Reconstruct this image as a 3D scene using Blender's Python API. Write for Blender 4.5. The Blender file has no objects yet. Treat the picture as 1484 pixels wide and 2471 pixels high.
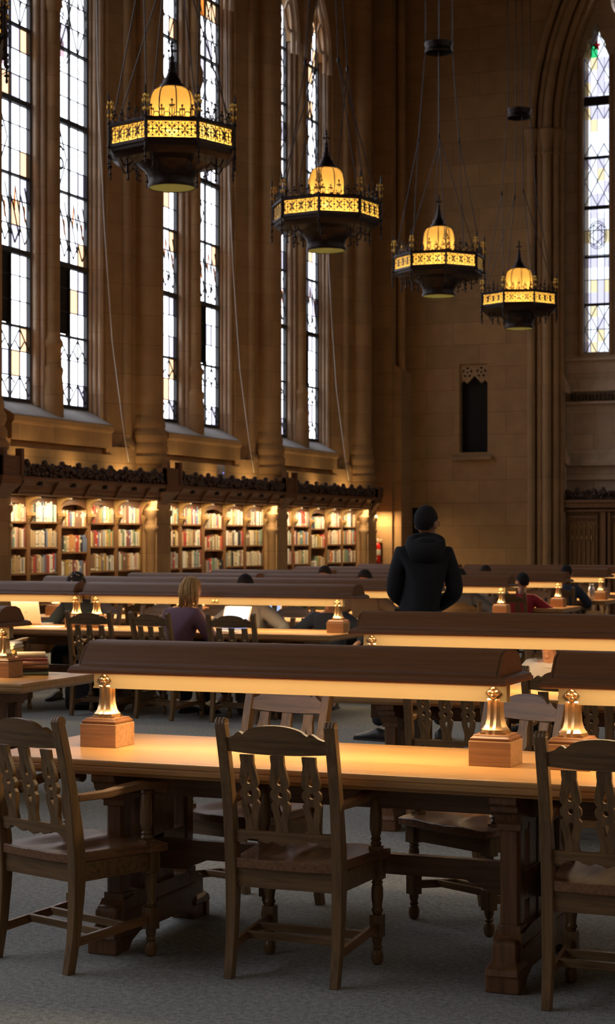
import bpy, bmesh, math, random
from math import sin, cos, pi, sqrt, radians, atan2
from mathutils import Vector, Matrix
random.seed(7)
scene = bpy.context.scene
COL = scene.collection
DG = bpy.context.evaluated_depsgraph_get

# ------------------------------------------------------------------ mesh helper
class MB:
    """collects geometry, links it as ONE mesh object"""
    def __init__(s): s.v = []; s.f = []; s.m = []
    def add(s, vs, fs, mat=0, M=None):
        o = len(s.v)
        for p in vs:
            p = Vector(p)
            s.v.append(tuple(M @ p if M is not None else p))
        for f in fs:
            s.f.append([i + o for i in f]); s.m.append(mat)
        return s
    def box(s, x0, x1, y0, y1, z0, z1, mat=0, M=None):
        if x0 > x1: x0, x1 = x1, x0
        if y0 > y1: y0, y1 = y1, y0
        if z0 > z1: z0, z1 = z1, z0
        vs = [(x0,y0,z0),(x1,y0,z0),(x1,y1,z0),(x0,y1,z0),(x0,y0,z1),(x1,y0,z1),(x1,y1,z1),(x0,y1,z1)]
        return s.add(vs, [(3,2,1,0),(4,5,6,7),(0,1,5,4),(1,2,6,5),(2,3,7,6),(3,0,4,7)], mat, M)
    def lathe(s, prof, cx=0, cy=0, n=16, mat=0, M=None, a0=0.0, a1=2*pi, cap=True):
        full = abs(a1 - a0 - 2*pi) < 1e-6
        vs = []; fs = []
        k = n if full else n + 1
        for r, z in prof:
            for i in range(k):
                a = a0 + (a1 - a0)*i/n
                vs.append((cx + r*cos(a), cy + r*sin(a), z))
        for j in range(len(prof) - 1):
            for i in range(n):
                i2 = (i + 1) % k
                fs.append((j*k + i, j*k + i2, (j+1)*k + i2, (j+1)*k + i))
        if full and cap:
            if prof[0][0] > 1e-5: fs.append(tuple(range(k))[::-1])
            if prof[-1][0] > 1e-5: fs.append(tuple((len(prof)-1)*k + i for i in range(k)))
        return s.add(vs, fs, mat, M)
    def loft(s, rings, mat=0, M=None, cap=True):
        k = len(rings[0]); vs = [p for r in rings for p in r]; fs = []
        for j in range(len(rings) - 1):
            for i in range(k):
                i2 = (i + 1) % k
                fs.append((j*k + i, j*k + i2, (j+1)*k + i2, (j+1)*k + i))
        if cap:
            fs.append(tuple(range(k))[::-1]); fs.append(tuple((len(rings)-1)*k + i for i in range(k)))
        return s.add(vs, fs, mat, M)
    def tube(s, path, r, n=8, mat=0, M=None):
        P = [Vector(p) for p in path]; rings = []
        up = None
        for i, p in enumerate(P):
            t = (P[min(i+1, len(P)-1)] - P[max(i-1, 0)]).normalized()
            if up is None: up = Vector((0,0,1)) if abs(t.z) < .9 else Vector((1,0,0))
            a = t.cross(up).normalized(); b = a.cross(t).normalized(); up = b
            rr = r[i] if isinstance(r, (list, tuple)) else r
            rings.append([tuple(p + a*rr*cos(2*pi*k/n) + b*rr*sin(2*pi*k/n)) for k in range(n)])
        return s.loft(rings, mat, M)
    def prism(s, poly, z0, z1, mat=0, M=None):
        """polygon in local xy extruded along z"""
        n = len(poly)
        vs = [(x, y, z0) for x, y in poly] + [(x, y, z1) for x, y in poly]
        fs = [tuple(range(n))[::-1], tuple(range(n, 2*n))] + [(i, (i+1) % n, n + (i+1) % n, n + i) for i in range(n)]
        return s.add(vs, fs, mat, M)
    def ball(s, c, r, n=10, m=6, mat=0, M=None):
        rx, ry, rz = r if isinstance(r, (tuple, list)) else (r, r, r)
        vs = [(c[0], c[1], c[2]-rz)]; fs = []
        for j in range(1, m):
            t = -pi/2 + pi*j/m
            for i in range(n):
                a = 2*pi*i/n; vs.append((c[0]+rx*cos(t)*cos(a), c[1]+ry*cos(t)*sin(a), c[2]+rz*sin(t)))
        vs.append((c[0], c[1], c[2]+rz))
        for i in range(n):
            fs.append((0, 1+(i+1) % n, 1+i))
            for j in range(m-2):
                a = 1+j*n; fs.append((a+i, a+(i+1) % n, a+n+(i+1) % n, a+n+i))
            fs.append((len(vs)-1, 1+(m-2)*n+i, 1+(m-2)*n+(i+1) % n))
        return s.add(vs, fs, mat, M)
    def plate(s, loops, t, mat=0, M=None, fn=None, cx=(), cz=()):
        """2D outline with holes (x,y), thickness t centred on z=0"""
        cu = bpy.data.curves.new('t', 'CURVE'); cu.dimensions = '2D'; cu.fill_mode = 'BOTH'; cu.extrude = t/2
        for lp in loops:
            sp = cu.splines.new('POLY'); sp.points.add(len(lp)-1)
            for i, (x, y) in enumerate(lp): sp.points[i].co = (x, y, 0, 1)
            sp.use_cyclic_u = True
        ob = bpy.data.objects.new('t', cu); me = ob.to_mesh()
        vs = [tuple(v.co) for v in me.vertices]; fs = [tuple(p.vertices) for p in me.polygons]
        ob.to_mesh_clear(); bpy.data.objects.remove(ob); bpy.data.curves.remove(cu)
        if cx or cz:
            bm = bmesh.new(); bv = [bm.verts.new(p) for p in vs]
            for f in fs:
                try: bm.faces.new([bv[i] for i in f])
                except ValueError: pass
            bmesh.ops.remove_doubles(bm, verts=bm.verts, dist=1e-6)
            for co, no in [((c, 0, 0), (1, 0, 0)) for c in cx] + [((0, c, 0), (0, 1, 0)) for c in cz]:
                bmesh.ops.bisect_plane(bm, geom=bm.verts[:] + bm.edges[:] + bm.faces[:], plane_co=co, plane_no=no, dist=1e-6)
            bm.verts.index_update(); vs = [tuple(v.co) for v in bm.verts]; fs = [tuple(v.index for v in f.verts) for f in bm.faces]; bm.free()
        if fn: vs = [fn(*p) for p in vs]
        return s.add(vs, fs, mat, M)
    def data(s, name, mats, smooth=40):
        me = bpy.data.meshes.new(name); me.from_pydata(s.v, [], s.f)
        for m in (mats if isinstance(mats, (list, tuple)) else [mats]): me.materials.append(m)
        me.polygons.foreach_set('material_index', s.m)
        me.validate(); me.update()
        if smooth:
            me.shade_smooth(); me.set_sharp_from_angle(angle=radians(smooth))
        return me
    def build(s, name, mats, parent=None, smooth=40, bevel=0):
        o = bpy.data.objects.new(name, s.data(name, mats, smooth)); COL.objects.link(o)
        if parent: o.parent = parent
        if bevel:
            b = o.modifiers.new('bevel', 'BEVEL'); b.width = bevel; b.segments = 2; b.limit_method = 'ANGLE'; b.angle_limit = radians(50); b.harden_normals = False
        return o

def thing(name, label, cat, loc=(0,0,0), rz=0.0, group=None):
    o = bpy.data.objects.new(name, None); COL.objects.link(o); o.empty_display_size = .1
    o.location = loc; o.rotation_euler = (0, 0, rz)
    return tag(o, label, cat, group)
def tag(o, label, cat, group=None):
    o['label'] = label; o['category'] = cat
    if group: o['group'] = group
    return o
def struct(o, label=None):
    o['kind'] = 'structure'
    if label: o['label'] = label
    return o
def copy_tree(o, parent=None):
    c = o.copy(); COL.objects.link(c)
    if parent: c.parent = parent
    for ch in list(o.children):
        copy_tree(ch, c)
    return c
def place(proto, used, loc, rz, label, group=None):
    o = proto if not used else copy_tree(proto)
    o.location = loc; o.rotation_euler = (0, 0, rz); o['label'] = label
    if group: o['group'] = group
    return o

# ------------------------------------------------------------------ materials
def mat(name):
    m = bpy.data.materials.new(name); m.use_nodes = True
    nt = m.node_tree; b = nt.nodes.get('Principled BSDF')
    return m, nt, b
def N(nt, t, **kw):
    n = nt.nodes.new(t)
    for k, v in kw.items(): setattr(n, k, v)
    return n
def simple(name, c, rough=.6, metal=0, spec=.5, var=.12, scale=6, bump=0):
    """plain colour with a little procedural unevenness"""
    m, nt, b = mat(name)
    tc = N(nt, 'ShaderNodeTexCoord'); no = N(nt, 'ShaderNodeTexNoise'); no.inputs['Scale'].default_value = scale; no.inputs['Detail'].default_value = 3
    nt.links.new(tc.outputs['Object'], no.inputs['Vector'])
    mx = N(nt, 'ShaderNodeMix', data_type='RGBA')
    mx.inputs['A'].default_value = (*[x*(1-var) for x in c], 1); mx.inputs['B'].default_value = (*[min(1, x*(1+var)) for x in c], 1)
    nt.links.new(no.outputs['Fac'], mx.inputs['Factor']); nt.links.new(mx.outputs['Result'], b.inputs['Base Color'])
    b.inputs['Roughness'].default_value = rough; b.inputs['Metallic'].default_value = metal; b.inputs['Specular IOR Level'].default_value = spec
    if bump:
        bp = N(nt, 'ShaderNodeBump'); bp.inputs['Strength'].default_value = bump; bp.inputs['Distance'].default_value = .01
        nt.links.new(no.outputs['Fac'], bp.inputs['Height']); nt.links.new(bp.outputs['Normal'], b.inputs['Normal'])
    return m
def wood(name, c, axis='z', rough=.4, contrast=.45, spec=.5):
    """oak: streaks drawn out along one axis"""
    m, nt, b = mat(name)
    tc = N(nt, 'ShaderNodeTexCoord'); mp = N(nt, 'ShaderNodeMapping')
    sc = {'x': (1.2, 26, 26), 'y': (26, 1.2, 26), 'z': (26, 26, 1.2)}[axis]
    mp.inputs['Scale'].default_value = sc
    nt.links.new(tc.outputs['Object'], mp.inputs['Vector'])
    n1 = N(nt, 'ShaderNodeTexNoise'); n1.inputs['Scale'].default_value = 2.2; n1.inputs['Detail'].default_value = 5; n1.inputs['Distortion'].default_value = .6
    n2 = N(nt, 'ShaderNodeTexNoise'); n2.inputs['Scale'].default_value = 9; n2.inputs['Detail'].default_value = 2
    nt.links.new(mp.outputs['Vector'], n1.inputs['Vector']); nt.links.new(mp.outputs['Vector'], n2.inputs['Vector'])
    ad = N(nt, 'ShaderNodeMath', operation='MULTIPLY_ADD'); ad.inputs[1].default_value = .35; nt.links.new(n2.outputs['Fac'], ad.inputs[0]); nt.links.new(n1.outputs['Fac'], ad.inputs[2])
    cr = N(nt, 'ShaderNodeValToRGB'); cr.color_ramp.elements[0].position = .42; cr.color_ramp.elements[1].position = .85
    cr.color_ramp.elements[0].color = (*[x*(1-contrast) for x in c], 1); cr.color_ramp.elements[1].color = (*[min(1, x*(1+contrast*.6)) for x in c], 1)
    nt.links.new(ad.outputs[0], cr.inputs['Fac']); nt.links.new(cr.outputs['Color'], b.inputs['Base Color'])
    b.inputs['Roughness'].default_value = rough; b.inputs['Specular IOR Level'].default_value = spec
    bp = N(nt, 'ShaderNodeBump'); bp.inputs['Strength'].default_value = .08; bp.inputs['Distance'].default_value = .004
    nt.links.new(n1.outputs['Fac'], bp.inputs['Height']); nt.links.new(bp.outputs['Normal'], b.inputs['Normal'])
    return m
def stone(name, c, bw=1.0, bh=.46, mortar=.006, dark=.95):
    """ashlar blocks: u runs along the wall whichever way it faces, v is height"""
    m, nt, b = mat(name)
    ge = N(nt, 'ShaderNodeNewGeometry'); sp = N(nt, 'ShaderNodeSeparateXYZ'); nt.links.new(ge.outputs['Position'], sp.inputs[0])
    ad = N(nt, 'ShaderNodeMath', operation='ADD'); nt.links.new(sp.outputs['X'], ad.inputs[0]); nt.links.new(sp.outputs['Y'], ad.inputs[1])
    cb = N(nt, 'ShaderNodeCombineXYZ'); nt.links.new(ad.outputs[0], cb.inputs['X']); nt.links.new(sp.outputs['Z'], cb.inputs['Y'])
    br = N(nt, 'ShaderNodeTexBrick'); br.inputs['Scale'].default_value = 1; br.inputs['Brick Width'].default_value = bw; br.inputs['Row Height'].default_value = bh
    br.inputs['Mortar Size'].default_value = mortar; br.inputs['Mortar Smooth'].default_value = .3; br.offset = .5; br.inputs['Bias'].default_value = 0
    br.inputs['Color1'].default_value = (*[x*.90 for x in c], 1); br.inputs['Color2'].default_value = (*[x*1.10 for x in c], 1)
    br.inputs['Mortar'].default_value = (*[x*dark*.7 for x in c], 1)
    nt.links.new(cb.outputs[0], br.inputs['Vector'])
    no = N(nt, 'ShaderNodeTexNoise'); no.inputs['Scale'].default_value = 3.5; no.inputs['Detail'].default_value = 6
    nt.links.new(ge.outputs['Position'], no.inputs['Vector'])
    mr = N(nt, 'ShaderNodeMapRange'); mr.inputs['To Min'].default_value = .72; mr.inputs['To Max'].default_value = 1.25; nt.links.new(no.outputs['Fac'], mr.inputs['Value'])
    mu = N(nt, 'ShaderNodeMix', data_type='RGBA', blend_type='MULTIPLY'); mu.inputs['Factor'].default_value = 1
    nt.links.new(br.outputs['Color'], mu.inputs['A']); nt.links.new(mr.outputs['Result'], mu.inputs['B'])
    nt.links.new(mu.outputs['Result'], b.inputs['Base Color']); b.inputs['Roughness'].default_value = .85; b.inputs['Specular IOR Level'].default_value = .25
    bp = N(nt, 'ShaderNodeBump'); bp.inputs['Strength'].default_value = .35; bp.inputs['Distance'].default_value = .02
    no2 = N(nt, 'ShaderNodeTexNoise'); no2.inputs['Scale'].default_value = 22; nt.links.new(ge.outputs['Position'], no2.inputs['Vector'])
    nt.links.new(no2.outputs['Fac'], bp.inputs['Height']); nt.links.new(bp.outputs['Normal'], b.inputs['Normal'])
    return m
def clear_glass(name, c):
    m, nt, b = mat(name)
    tr = N(nt, 'ShaderNodeBsdfTransparent'); tr.inputs['Color'].default_value = (*c, 1)
    gl = N(nt, 'ShaderNodeBsdfGlossy'); gl.inputs['Roughness'].default_value = .15
    fr = N(nt, 'ShaderNodeMixShader'); fr.inputs[0].default_value = .04
    nt.links.new(tr.outputs[0], fr.inputs[1]); nt.links.new(gl.outputs[0], fr.inputs[2])
    nt.links.new(fr.outputs[0], nt.nodes['Material Output'].inputs['Surface'])
    return m
def milk_glass(name, c, see=.25, seec=None):
    """amber art glass: scatters most of the lamp's light, lets a little straight through"""
    m, nt, b = mat(name)
    tl = N(nt, 'ShaderNodeBsdfTranslucent'); tl.inputs['Color'].default_value = (*c, 1)
    tr = N(nt, 'ShaderNodeBsdfTransparent'); tr.inputs['Color'].default_value = (*(seec or c), 1)
    mx = N(nt, 'ShaderNodeMixShader'); mx.inputs[0].default_value = see
    nt.links.new(tl.outputs[0], mx.inputs[1]); nt.links.new(tr.outputs[0], mx.inputs[2])
    nt.links.new(mx.outputs[0], nt.nodes['Material Output'].inputs['Surface'])
    return m
def emit(name, c, s):
    m, nt, b = mat(name)
    b.inputs['Base Color'].default_value = (*c, 1); b.inputs['Emission Color'].default_value = (*c, 1); b.inputs['Emission Strength'].default_value = s
    return m
def carpet(name):
    m, nt, b = mat(name)
    ge = N(nt, 'ShaderNodeNewGeometry')
    n1 = N(nt, 'ShaderNodeTexNoise'); n1.inputs['Scale'].default_value = 130; n1.inputs['Detail'].default_value = 2
    n2 = N(nt, 'ShaderNodeTexNoise'); n2.inputs['Scale'].default_value = 1.1; n2.inputs['Detail'].default_value = 4
    n3 = N(nt, 'ShaderNodeTexNoise'); n3.inputs['Scale'].default_value = 42; n3.inputs['Detail'].default_value = 3
    for n in (n1, n2, n3): nt.links.new(ge.outputs['Position'], n.inputs['Vector'])
    a = N(nt, 'ShaderNodeMath', operation='MULTIPLY_ADD'); a.inputs[1].default_value = .5; nt.links.new(n1.outputs['Fac'], a.inputs[0])
    c3 = N(nt, 'ShaderNodeMath', operation='MULTIPLY'); c3.inputs[1].default_value = .45; nt.links.new(n3.outputs['Fac'], c3.inputs[0]); nt.links.new(c3.outputs[0], a.inputs[2])
    a2 = N(nt, 'ShaderNodeMath', operation='MULTIPLY_ADD'); a2.inputs[1].default_value = .12; nt.links.new(n2.outputs['Fac'], a2.inputs[0]); nt.links.new(a.outputs[0], a2.inputs[2])
    cr = N(nt, 'ShaderNodeValToRGB'); cr.color_ramp.elements[0].position = .36; cr.color_ramp.elements[1].position = .72
    cr.color_ramp.elements[0].color = (.150, .157, .150, 1); cr.color_ramp.elements[1].color = (.47, .475, .445, 1)
    nt.links.new(a2.outputs[0], cr.inputs['Fac']); nt.links.new(cr.outputs['Color'], b.inputs['Base Color'])
    b.inputs['Roughness'].default_value = .95; b.inputs['Specular IOR Level'].default_value = .1
    bp = N(nt, 'ShaderNodeBump'); bp.inputs['Strength'].default_value = .6; bp.inputs['Distance'].default_value = .006
    nt.links.new(a.outputs[0], bp.inputs['Height']); nt.links.new(bp.outputs['Normal'], b.inputs['Normal'])
    return m

OAK = (.25, .125, .052)
W = dict(
    chair_z=wood('chair_oak_upright', (.170, .094, .036), 'z', .38), chair_x=wood('chair_oak_rail', (.170, .094, .036), 'x', .38), chair_y=wood('chair_oak_arm', (.21, .105, .042), 'y', .3),
    seat=wood('chair_seat_oak', (.20, .095, .042), 'y', .33),
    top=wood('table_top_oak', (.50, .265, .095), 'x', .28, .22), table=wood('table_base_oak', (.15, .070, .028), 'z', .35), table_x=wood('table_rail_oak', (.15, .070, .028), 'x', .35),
    shade=wood('lamp_shade_oak', (.175, .072, .024), 'x', .42, .25), block=wood('lamp_block_oak', (.34, .185, .085), 'x', .4, .3),
    case=wood('bookcase_oak', (.22, .10, .036), 'z', .5), case_d=wood('bookcase_dark_oak', (.12, .052, .024), 'y', .45), carve=simple('carved_dark_wood', (.050, .022, .013), .4, var=.5, scale=30),
    bracket=wood('bracket_oak', (.42, .25, .09), 'z', .5, .25), screen=wood('screen_oak', (.20, .095, .035), 'z', .5))
STONE = stone('sandstone_ashlar', (.34, .20, .092))
STONE_END = stone('sandstone_end_wall', (.34, .205, .095), 1.15, .47, .008)
STONE_LIT = stone('sandstone_window_lit', (.50, .36, .25), 40, .95, .004)  # lightened: window light is put into the colour of jambs and mullions
STONE_BROWN = stone('sandstone_end_moulding', (.36, .225, .115), 40, .95, .004)
STONE_BAY = stone('sandstone_daylit_bay', (.52, .40, .29), .8, .42, .007)  # paler than the end wall: daylight in the recess painted into the stone
SILLST = simple('sill_slate', (.40, .38, .36), .7, var=.2, scale=5)
DARK = simple('shade_and_dark_parts', (.006, .005, .004), .9)  # black painted as shade in the small opening; also casements and bosses
CAME = simple('lead_came', (.012, .011, .012), .5)
BRONZE = simple('dark_bronze', (.030, .021, .019), .38, .75, var=.4, scale=14)
GOLD = simple('gilt_metal', (.75, .45, .10), .35, .8)
BRASS = simple('lamp_brass', (.74, .49, .25), .30, 1, var=.1)
CARPET = carpet('grey_carpet')
SKY = 5.9
# ------------------------------------------------------------------ the hall
# x runs across the hall, y along it (towards the far end wall), z up. Floor at z = 0.
GX = -13.38                       # plane of the window glass on the left wall
PITCH = 4.75
def bayc(k): return 22.75 + PITCH*k
Y0, Y1, XR, ZC = -14.0, 36.0, 3.45, 17.0

fl = MB().box(-14.2, 4.6, Y0-.6, 38.4, -.2, 0).build('floor', CARPET, smooth=0); struct(fl, 'grey carpeted floor of the reading room')
ce = MB().box(-14.2, 4.6, Y0-.6, 38.4, ZC, ZC+.3).build('ceiling', simple('ceiling_timber', (.16, .09, .04), .7), smooth=0); struct(ce)
rw = MB().box(-14.2, 4.6, Y0-.5, Y0, 0, ZC).build('wall_rear', STONE, smooth=0); struct(rw)

def roll(p, q, n=6, k=1.0):
    """a half-round moulding between two plan points, bulging into the room"""
    (ax, ay), (bx, by) = p, q
    mx, my = (ax+bx)/2, (ay+by)/2; r = math.hypot(bx-ax, by-ay)/2
    tx, ty = (bx-ax)/(2*r), (by-ay)/(2*r); nx, ny = -ty, tx
    out = []
    for i in range(n+1):
        t = pi - pi*i/n
        out.append((mx + tx*r*cos(t) + nx*r*k*sin(t), my + ty*r*cos(t) + ny*r*k*sin(t)))
    return out
# every plan profile below is (along, depth): depth 0 = the glass, growing into the room
def to_wall(C): return lambda poly: [(GX + d, C + a) for a, d in poly]
half_m = [(.30, -.14), (.30, 0), (.285, .03)] + roll((.275, .04), (.205, .10))[::1] + roll((.19, .11), (.13, .165)) 
# rolls must run so that the bulge faces the room: going from +a to -a the left normal points to +depth
nose = [(.118*cos(t), .20 + .118*sin(t)) for t in [pi*i/12 for i in range(13)]]
def mirror(p): return [(-a, d) for a, d in p][::-1]
def flip(pts): return pts
def mull_poly():
    r = [(.30, -.03), (.30, .0), (.285, .03)]
    r += [p for p in rroll((.275, .04), (.205, .10))] + [p for p in rroll((.19, .11), (.13, .165))]
    return r + nose + mirror(r)
def rroll(p, q, n=6):
    """roll whose bulge always has growing depth"""
    a = roll(p, q, n)
    m = a[n//2]; mid = ((p[0]+q[0])/2, (p[1]+q[1])/2)
    return a if m[1] > mid[1] else roll(p, q, n, -1.0)
def pier_half():
    h = [(1.005, -.03), (1.005, 0), (.99, .015)]
    h += rroll((.985, .02), (.945, .065)) + rroll((.935, .075), (.895, .125)) + rroll((.885, .135), (.845, .19))
    h += [(.825, .20), (.80, .19), (.775, .25), (.70, .285), (.60, .335), (.53, .375)]
    h += rroll((.52, .37), (.36, .43)) + [(.345, .42), (.33, .45), (.275, .47)]
    return h
def arch_pts(x0, x1, z0, h, n=10):
    """pointed arch from (x0,z0) over to (x1,z0), rise h"""
    w = (x1-x0)/2; mid = (x0+x1)/2
    R = (h*h + w*w)/(2*w)
    L = []
    for i in range(n+1):
        t = math.asin(h/R)*i/n
        L.append((x0 + R - R*cos(t), z0 + R*sin(t)))
    return L + [(2*mid - x, z) for x, z in L[::-1][1:]]
LIGHTS = ((-1.37, -.30), (.30, 1.37))
ZG0, ZP, ZG1 = 3.56, 1.065, 12.55
BIGR = .287
PANES = [clear_glass('clear_leaded_glass', (.80, .82, .86)), clear_glass('pale_amber_glass', (.36, .225, .125)), clear_glass('lavender_glass', (.22, .21, .245)), clear_glass('orange_glass', (.28, .08, .012)), clear_glass('red_glass', (.30, .008, .008)), clear_glass('violet_glass', (.08, .03, .26))]
WN = [0]
def left_window(C, a0, a1, detail, dark_casement, emblem=None, top_colour=False):
    """one lancet: panes, lead, saddle bars, an opened dark casement"""
    WN[0] += 1
    y0, y1 = C + a0, C + a1; w = (a1 - a0)/4
    g = MB(); rng = random.Random(int(C*100 + a0*10))
    rows = 25 if detail else 3
    zh = (ZG1 - ZG0)/rows if not detail else ZP/3
    for r in range(rows if detail else 3):
        z0, z1 = ZG0 + r*zh, min(ZG1, ZG0 + (r+1)*zh)
        if not detail:
            g.add([(GX, y0, z0), (GX, y1, z0), (GX, y1, z1), (GX, y0, z1)], [(0,1,2,3)], 0); continue
        for c in range(4):
            p = rng.random(); mi = 0 if p < .80 else 1 if p < .92 else 2
            if top_colour and r in (19, 20, 21) and c == 0: mi = (4, 3, 5)[r % 3]
            if top_colour and r == 20 and c == 1: mi = 3
            ya, yb = y0 + c*w, y0 + (c+1)*w
            if dark_casement and 3 <= r < 6 and c < 2: continue
            g.add([(GX, ya, z0), (GX, yb, z0), (GX, yb, z1), (GX, ya, z1)], [(0,1,2,3)], mi)
    o = g.build(f'window_{WN[0]}', PANES, smooth=0); struct(o, 'tall leaded lancet window in the left wall')
    l = MB(); t = .012
    def bar(ya, za, yb, zb, th=.009):
        d = Vector((0, yb-ya, zb-za)); n = Vector((0, -d.z, d.y)).normalized()*th
        vs = []
        for x in (GX+.002, GX+.016):
            for (yy, zz), sg in (((ya, za), 1), ((yb, zb), 1), ((yb, zb), -1), ((ya, za), -1)):
                vs.append((x, yy + n.y*sg, zz + n.z*sg))
        l.add(vs, [(0,1,2,3), (7,6,5,4), (0,4,5,1), (1,5,6,2), (2,6,7,3), (3,7,4,0)])
    if detail:
        for c in (1, 3): bar(y0 + c*w, ZG0, y0 + c*w, ZG1, .0075)
        for r in range(1, 25): bar(y0, ZG0 + r*zh, y1, ZG0 + r*zh, .0075)
        for half in (0, 1):
            ya, ym, yb = y0 + half*2*w, y0 + half*2*w + w, y0 + half*2*w + 2*w
            z = ZG0
            bar(ya, z + zh*.15, ym, z + zh, .0075); bar(ym, z + zh, yb, z + zh*.15, .0075); bar(ya, z + zh*1.0, ya + w/2, z + zh*.7, .0075); bar(yb, z + zh, yb - w/2, z + zh*.7, .0075)
            z = ZG0 + 2*zh
            bar(ya, z, ym, z + zh*.9, .0075); bar(ym, z + zh*.9, yb, z, .0075); bar(ym - w*.45, z + zh*.4, ym, z + zh*.05, .0075); bar(ym + w*.45, z + zh*.4, ym, z + zh*.05, .0075)
            z = ZG0 + 2*ZP
            for i in range(2):      # slanting lozenges of the second great panel
                s = w*i
                bar(ya + s, z + zh*2.3, ya + s + w/2, z + zh*1.6, .0075); bar(ya + s + w/2, z + zh*2.6, ya + s + w, z + zh*1.5, .0075)
                bar(ya + s + w/2, z + zh*.3, ya + s + w, z + zh*.9, .0075); bar(ya + s + w/2, z + zh*.3, ya + s, z + zh*1.0, .0075)
                bar(ya + s + w*.1, z + zh*2.2, ya + s + w*.95, z + zh*.6, .0075)
            for pn in (5, 6, 7):
                z = ZG0 + pn*ZP
                bar(ya, z + zh*1.5, ym, z + zh*3, .0075); bar(ym, z + zh*3, yb, z + zh*1.5, .0075); bar(ya, z + zh*1.5, ym, z, .0075); bar(ym, z, yb, z + zh*1.5, .0075)
                bar(ym, z+zh*.7, ym + w*.4, z + zh*1.5, .004); bar(ym + w*.4, z+zh*1.5, ym, z + zh*2.3, .004)
        if emblem:
            ey = y0 + w*1.0
            for nm, cz in emblem:
                if nm == 'ring':
                    for rr in (.33, .28):
                        for i in range(20):
                            a, b2 = 2*pi*i/20, 2*pi*(i+1)/20
                            bar(ey + .02 + rr*.85*cos(a), cz + rr*1.25*sin(a), ey + .02 + rr*.85*cos(b2), cz + rr*1.25*sin(b2), .006)
                if nm == 'S':
                    pts = [(.10*cos(t), .085 + .085*sin(t)) for t in [radians(x) for x in range(20, 271, 25)]] + [(.10*cos(t), -.085 + .085*sin(t)) for t in [radians(x) for x in range(90, -161, -25)]]
                    for p, q in zip(pts, pts[1:]): bar(ey + p[0], cz + p[1], ey + q[0], cz + q[1], .014)
                    for p, q in (((0, .4), (.2, 0)), ((.2, 0), (0, -.4)), ((0, -.4), (-.2, 0)), ((-.2, 0), (0, .4))): bar(ey + p[0], cz + p[1], ey + q[0], cz + q[1], .0075)
                if nm == 'T':
                    for p, q in (((-.09, .13), (.09, .13)), ((0, .22), (0, -.2))): bar(ey + p[0], cz + p[1], ey + q[0], cz + q[1], .014)
                    for p, q in (((0, .4), (.2, 0)), ((.2, 0), (0, -.4)), ((0, -.4), (-.2, 0)), ((-.2, 0), (0, .4))): bar(ey + p[0], cz + p[1], ey + q[0], cz + q[1], .0075)
        l.build('lead_came', CAME, o, smooth=0)
        if emblem:
            e = MB(); ey = y0 + w
            for nm, cz in emblem:
                if nm == 'ring':      # a rosy shape inside the roundel
                    e.add([(GX+.004, ey + a, cz + b2) for a, b2 in ((-.12, -.25), (.16, -.25), (.12, -.02), (.02, .05), (.06, .2), (-.02, .27), (-.09, .15), (-.06, .02))], [tuple(range(8))])
            if e.v: e.build('emblem', clear_glass('rose_glass', (.26, .17, .18)), o, smooth=0)
        q = MB()
        for half in (0, 1):
            for i in range(2):
                ya = y0 + half*2*w + i*w; z = ZG0 + 2*ZP + zh*(1.5 if i else 2.0)
                q.add([(GX+.005, ya + w*.38, z), (GX+.005, ya + w*.52, z - .16), (GX+.005, ya + w*.62, z + .05), (GX+.005, ya + w*.5, z + .22)], [(0,1,2,3)])
        q.build('amber_lozenge', PANES[3], o, smooth=0)
    s = MB()
    s.box(GX-.03, GX+.035, y0 - .01, y0 + .022, ZG0, ZG1); s.box(GX-.03, GX+.035, y1 - .03, y1 + .01, ZG0, ZG1)
    s.box(GX-.01, GX+.03, (y0+y1)/2 - .014, (y0+y1)/2 + .014, ZG0, ZG1); s.box(GX-.03, GX+.04, y0, y1, ZG0-.01, ZG0+.04)
    for k in range(1, 8):
        th = .055 if k in (2, 4) else .02
        s.box(GX-.03, GX+.045, y0, y1, ZG0 + k*ZP - th, ZG0 + k*ZP + th*.4)
    s.build('window_frame', CAME, o, smooth=0)
    if dark_casement:
        c = MB(); ym = (y0+y1)/2; z0, z1 = ZG0 + ZP + .03, ZG0 + 2*ZP - .05
        M = Matrix.Translation((GX, ym, (z0+z1)/2)) @ Matrix.Rotation(radians(-16), 4, 'X')
        h = (z1-z0)/2; ww = ym - y0
        c.box(GX-.02, GX+.0, y0, ym - .01, z0, z1)
        for a, b2 in ((y0, y0+.03), (ym-.04, ym)): c.box(GX-.025, GX+.03, a, b2, z0, z1)
        for a, b2 in ((z0, z0+.04), (z1-.04, z1)): c.box(GX-.025, GX+.03, y0, ym, a, b2)
        c.box(GX+.03, GX+.09, ym-.14, ym-.10, z0-.03, z0+.02)
        c.build('casement', DARK, o, smooth=0)
    return o

TN = [0]
def trim(mb, m, smooth=40, label=None):
    TN[0] += 1
    o = mb.build(f'trim_{TN[0]}', m, smooth=smooth); return struct(o, label)

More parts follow.
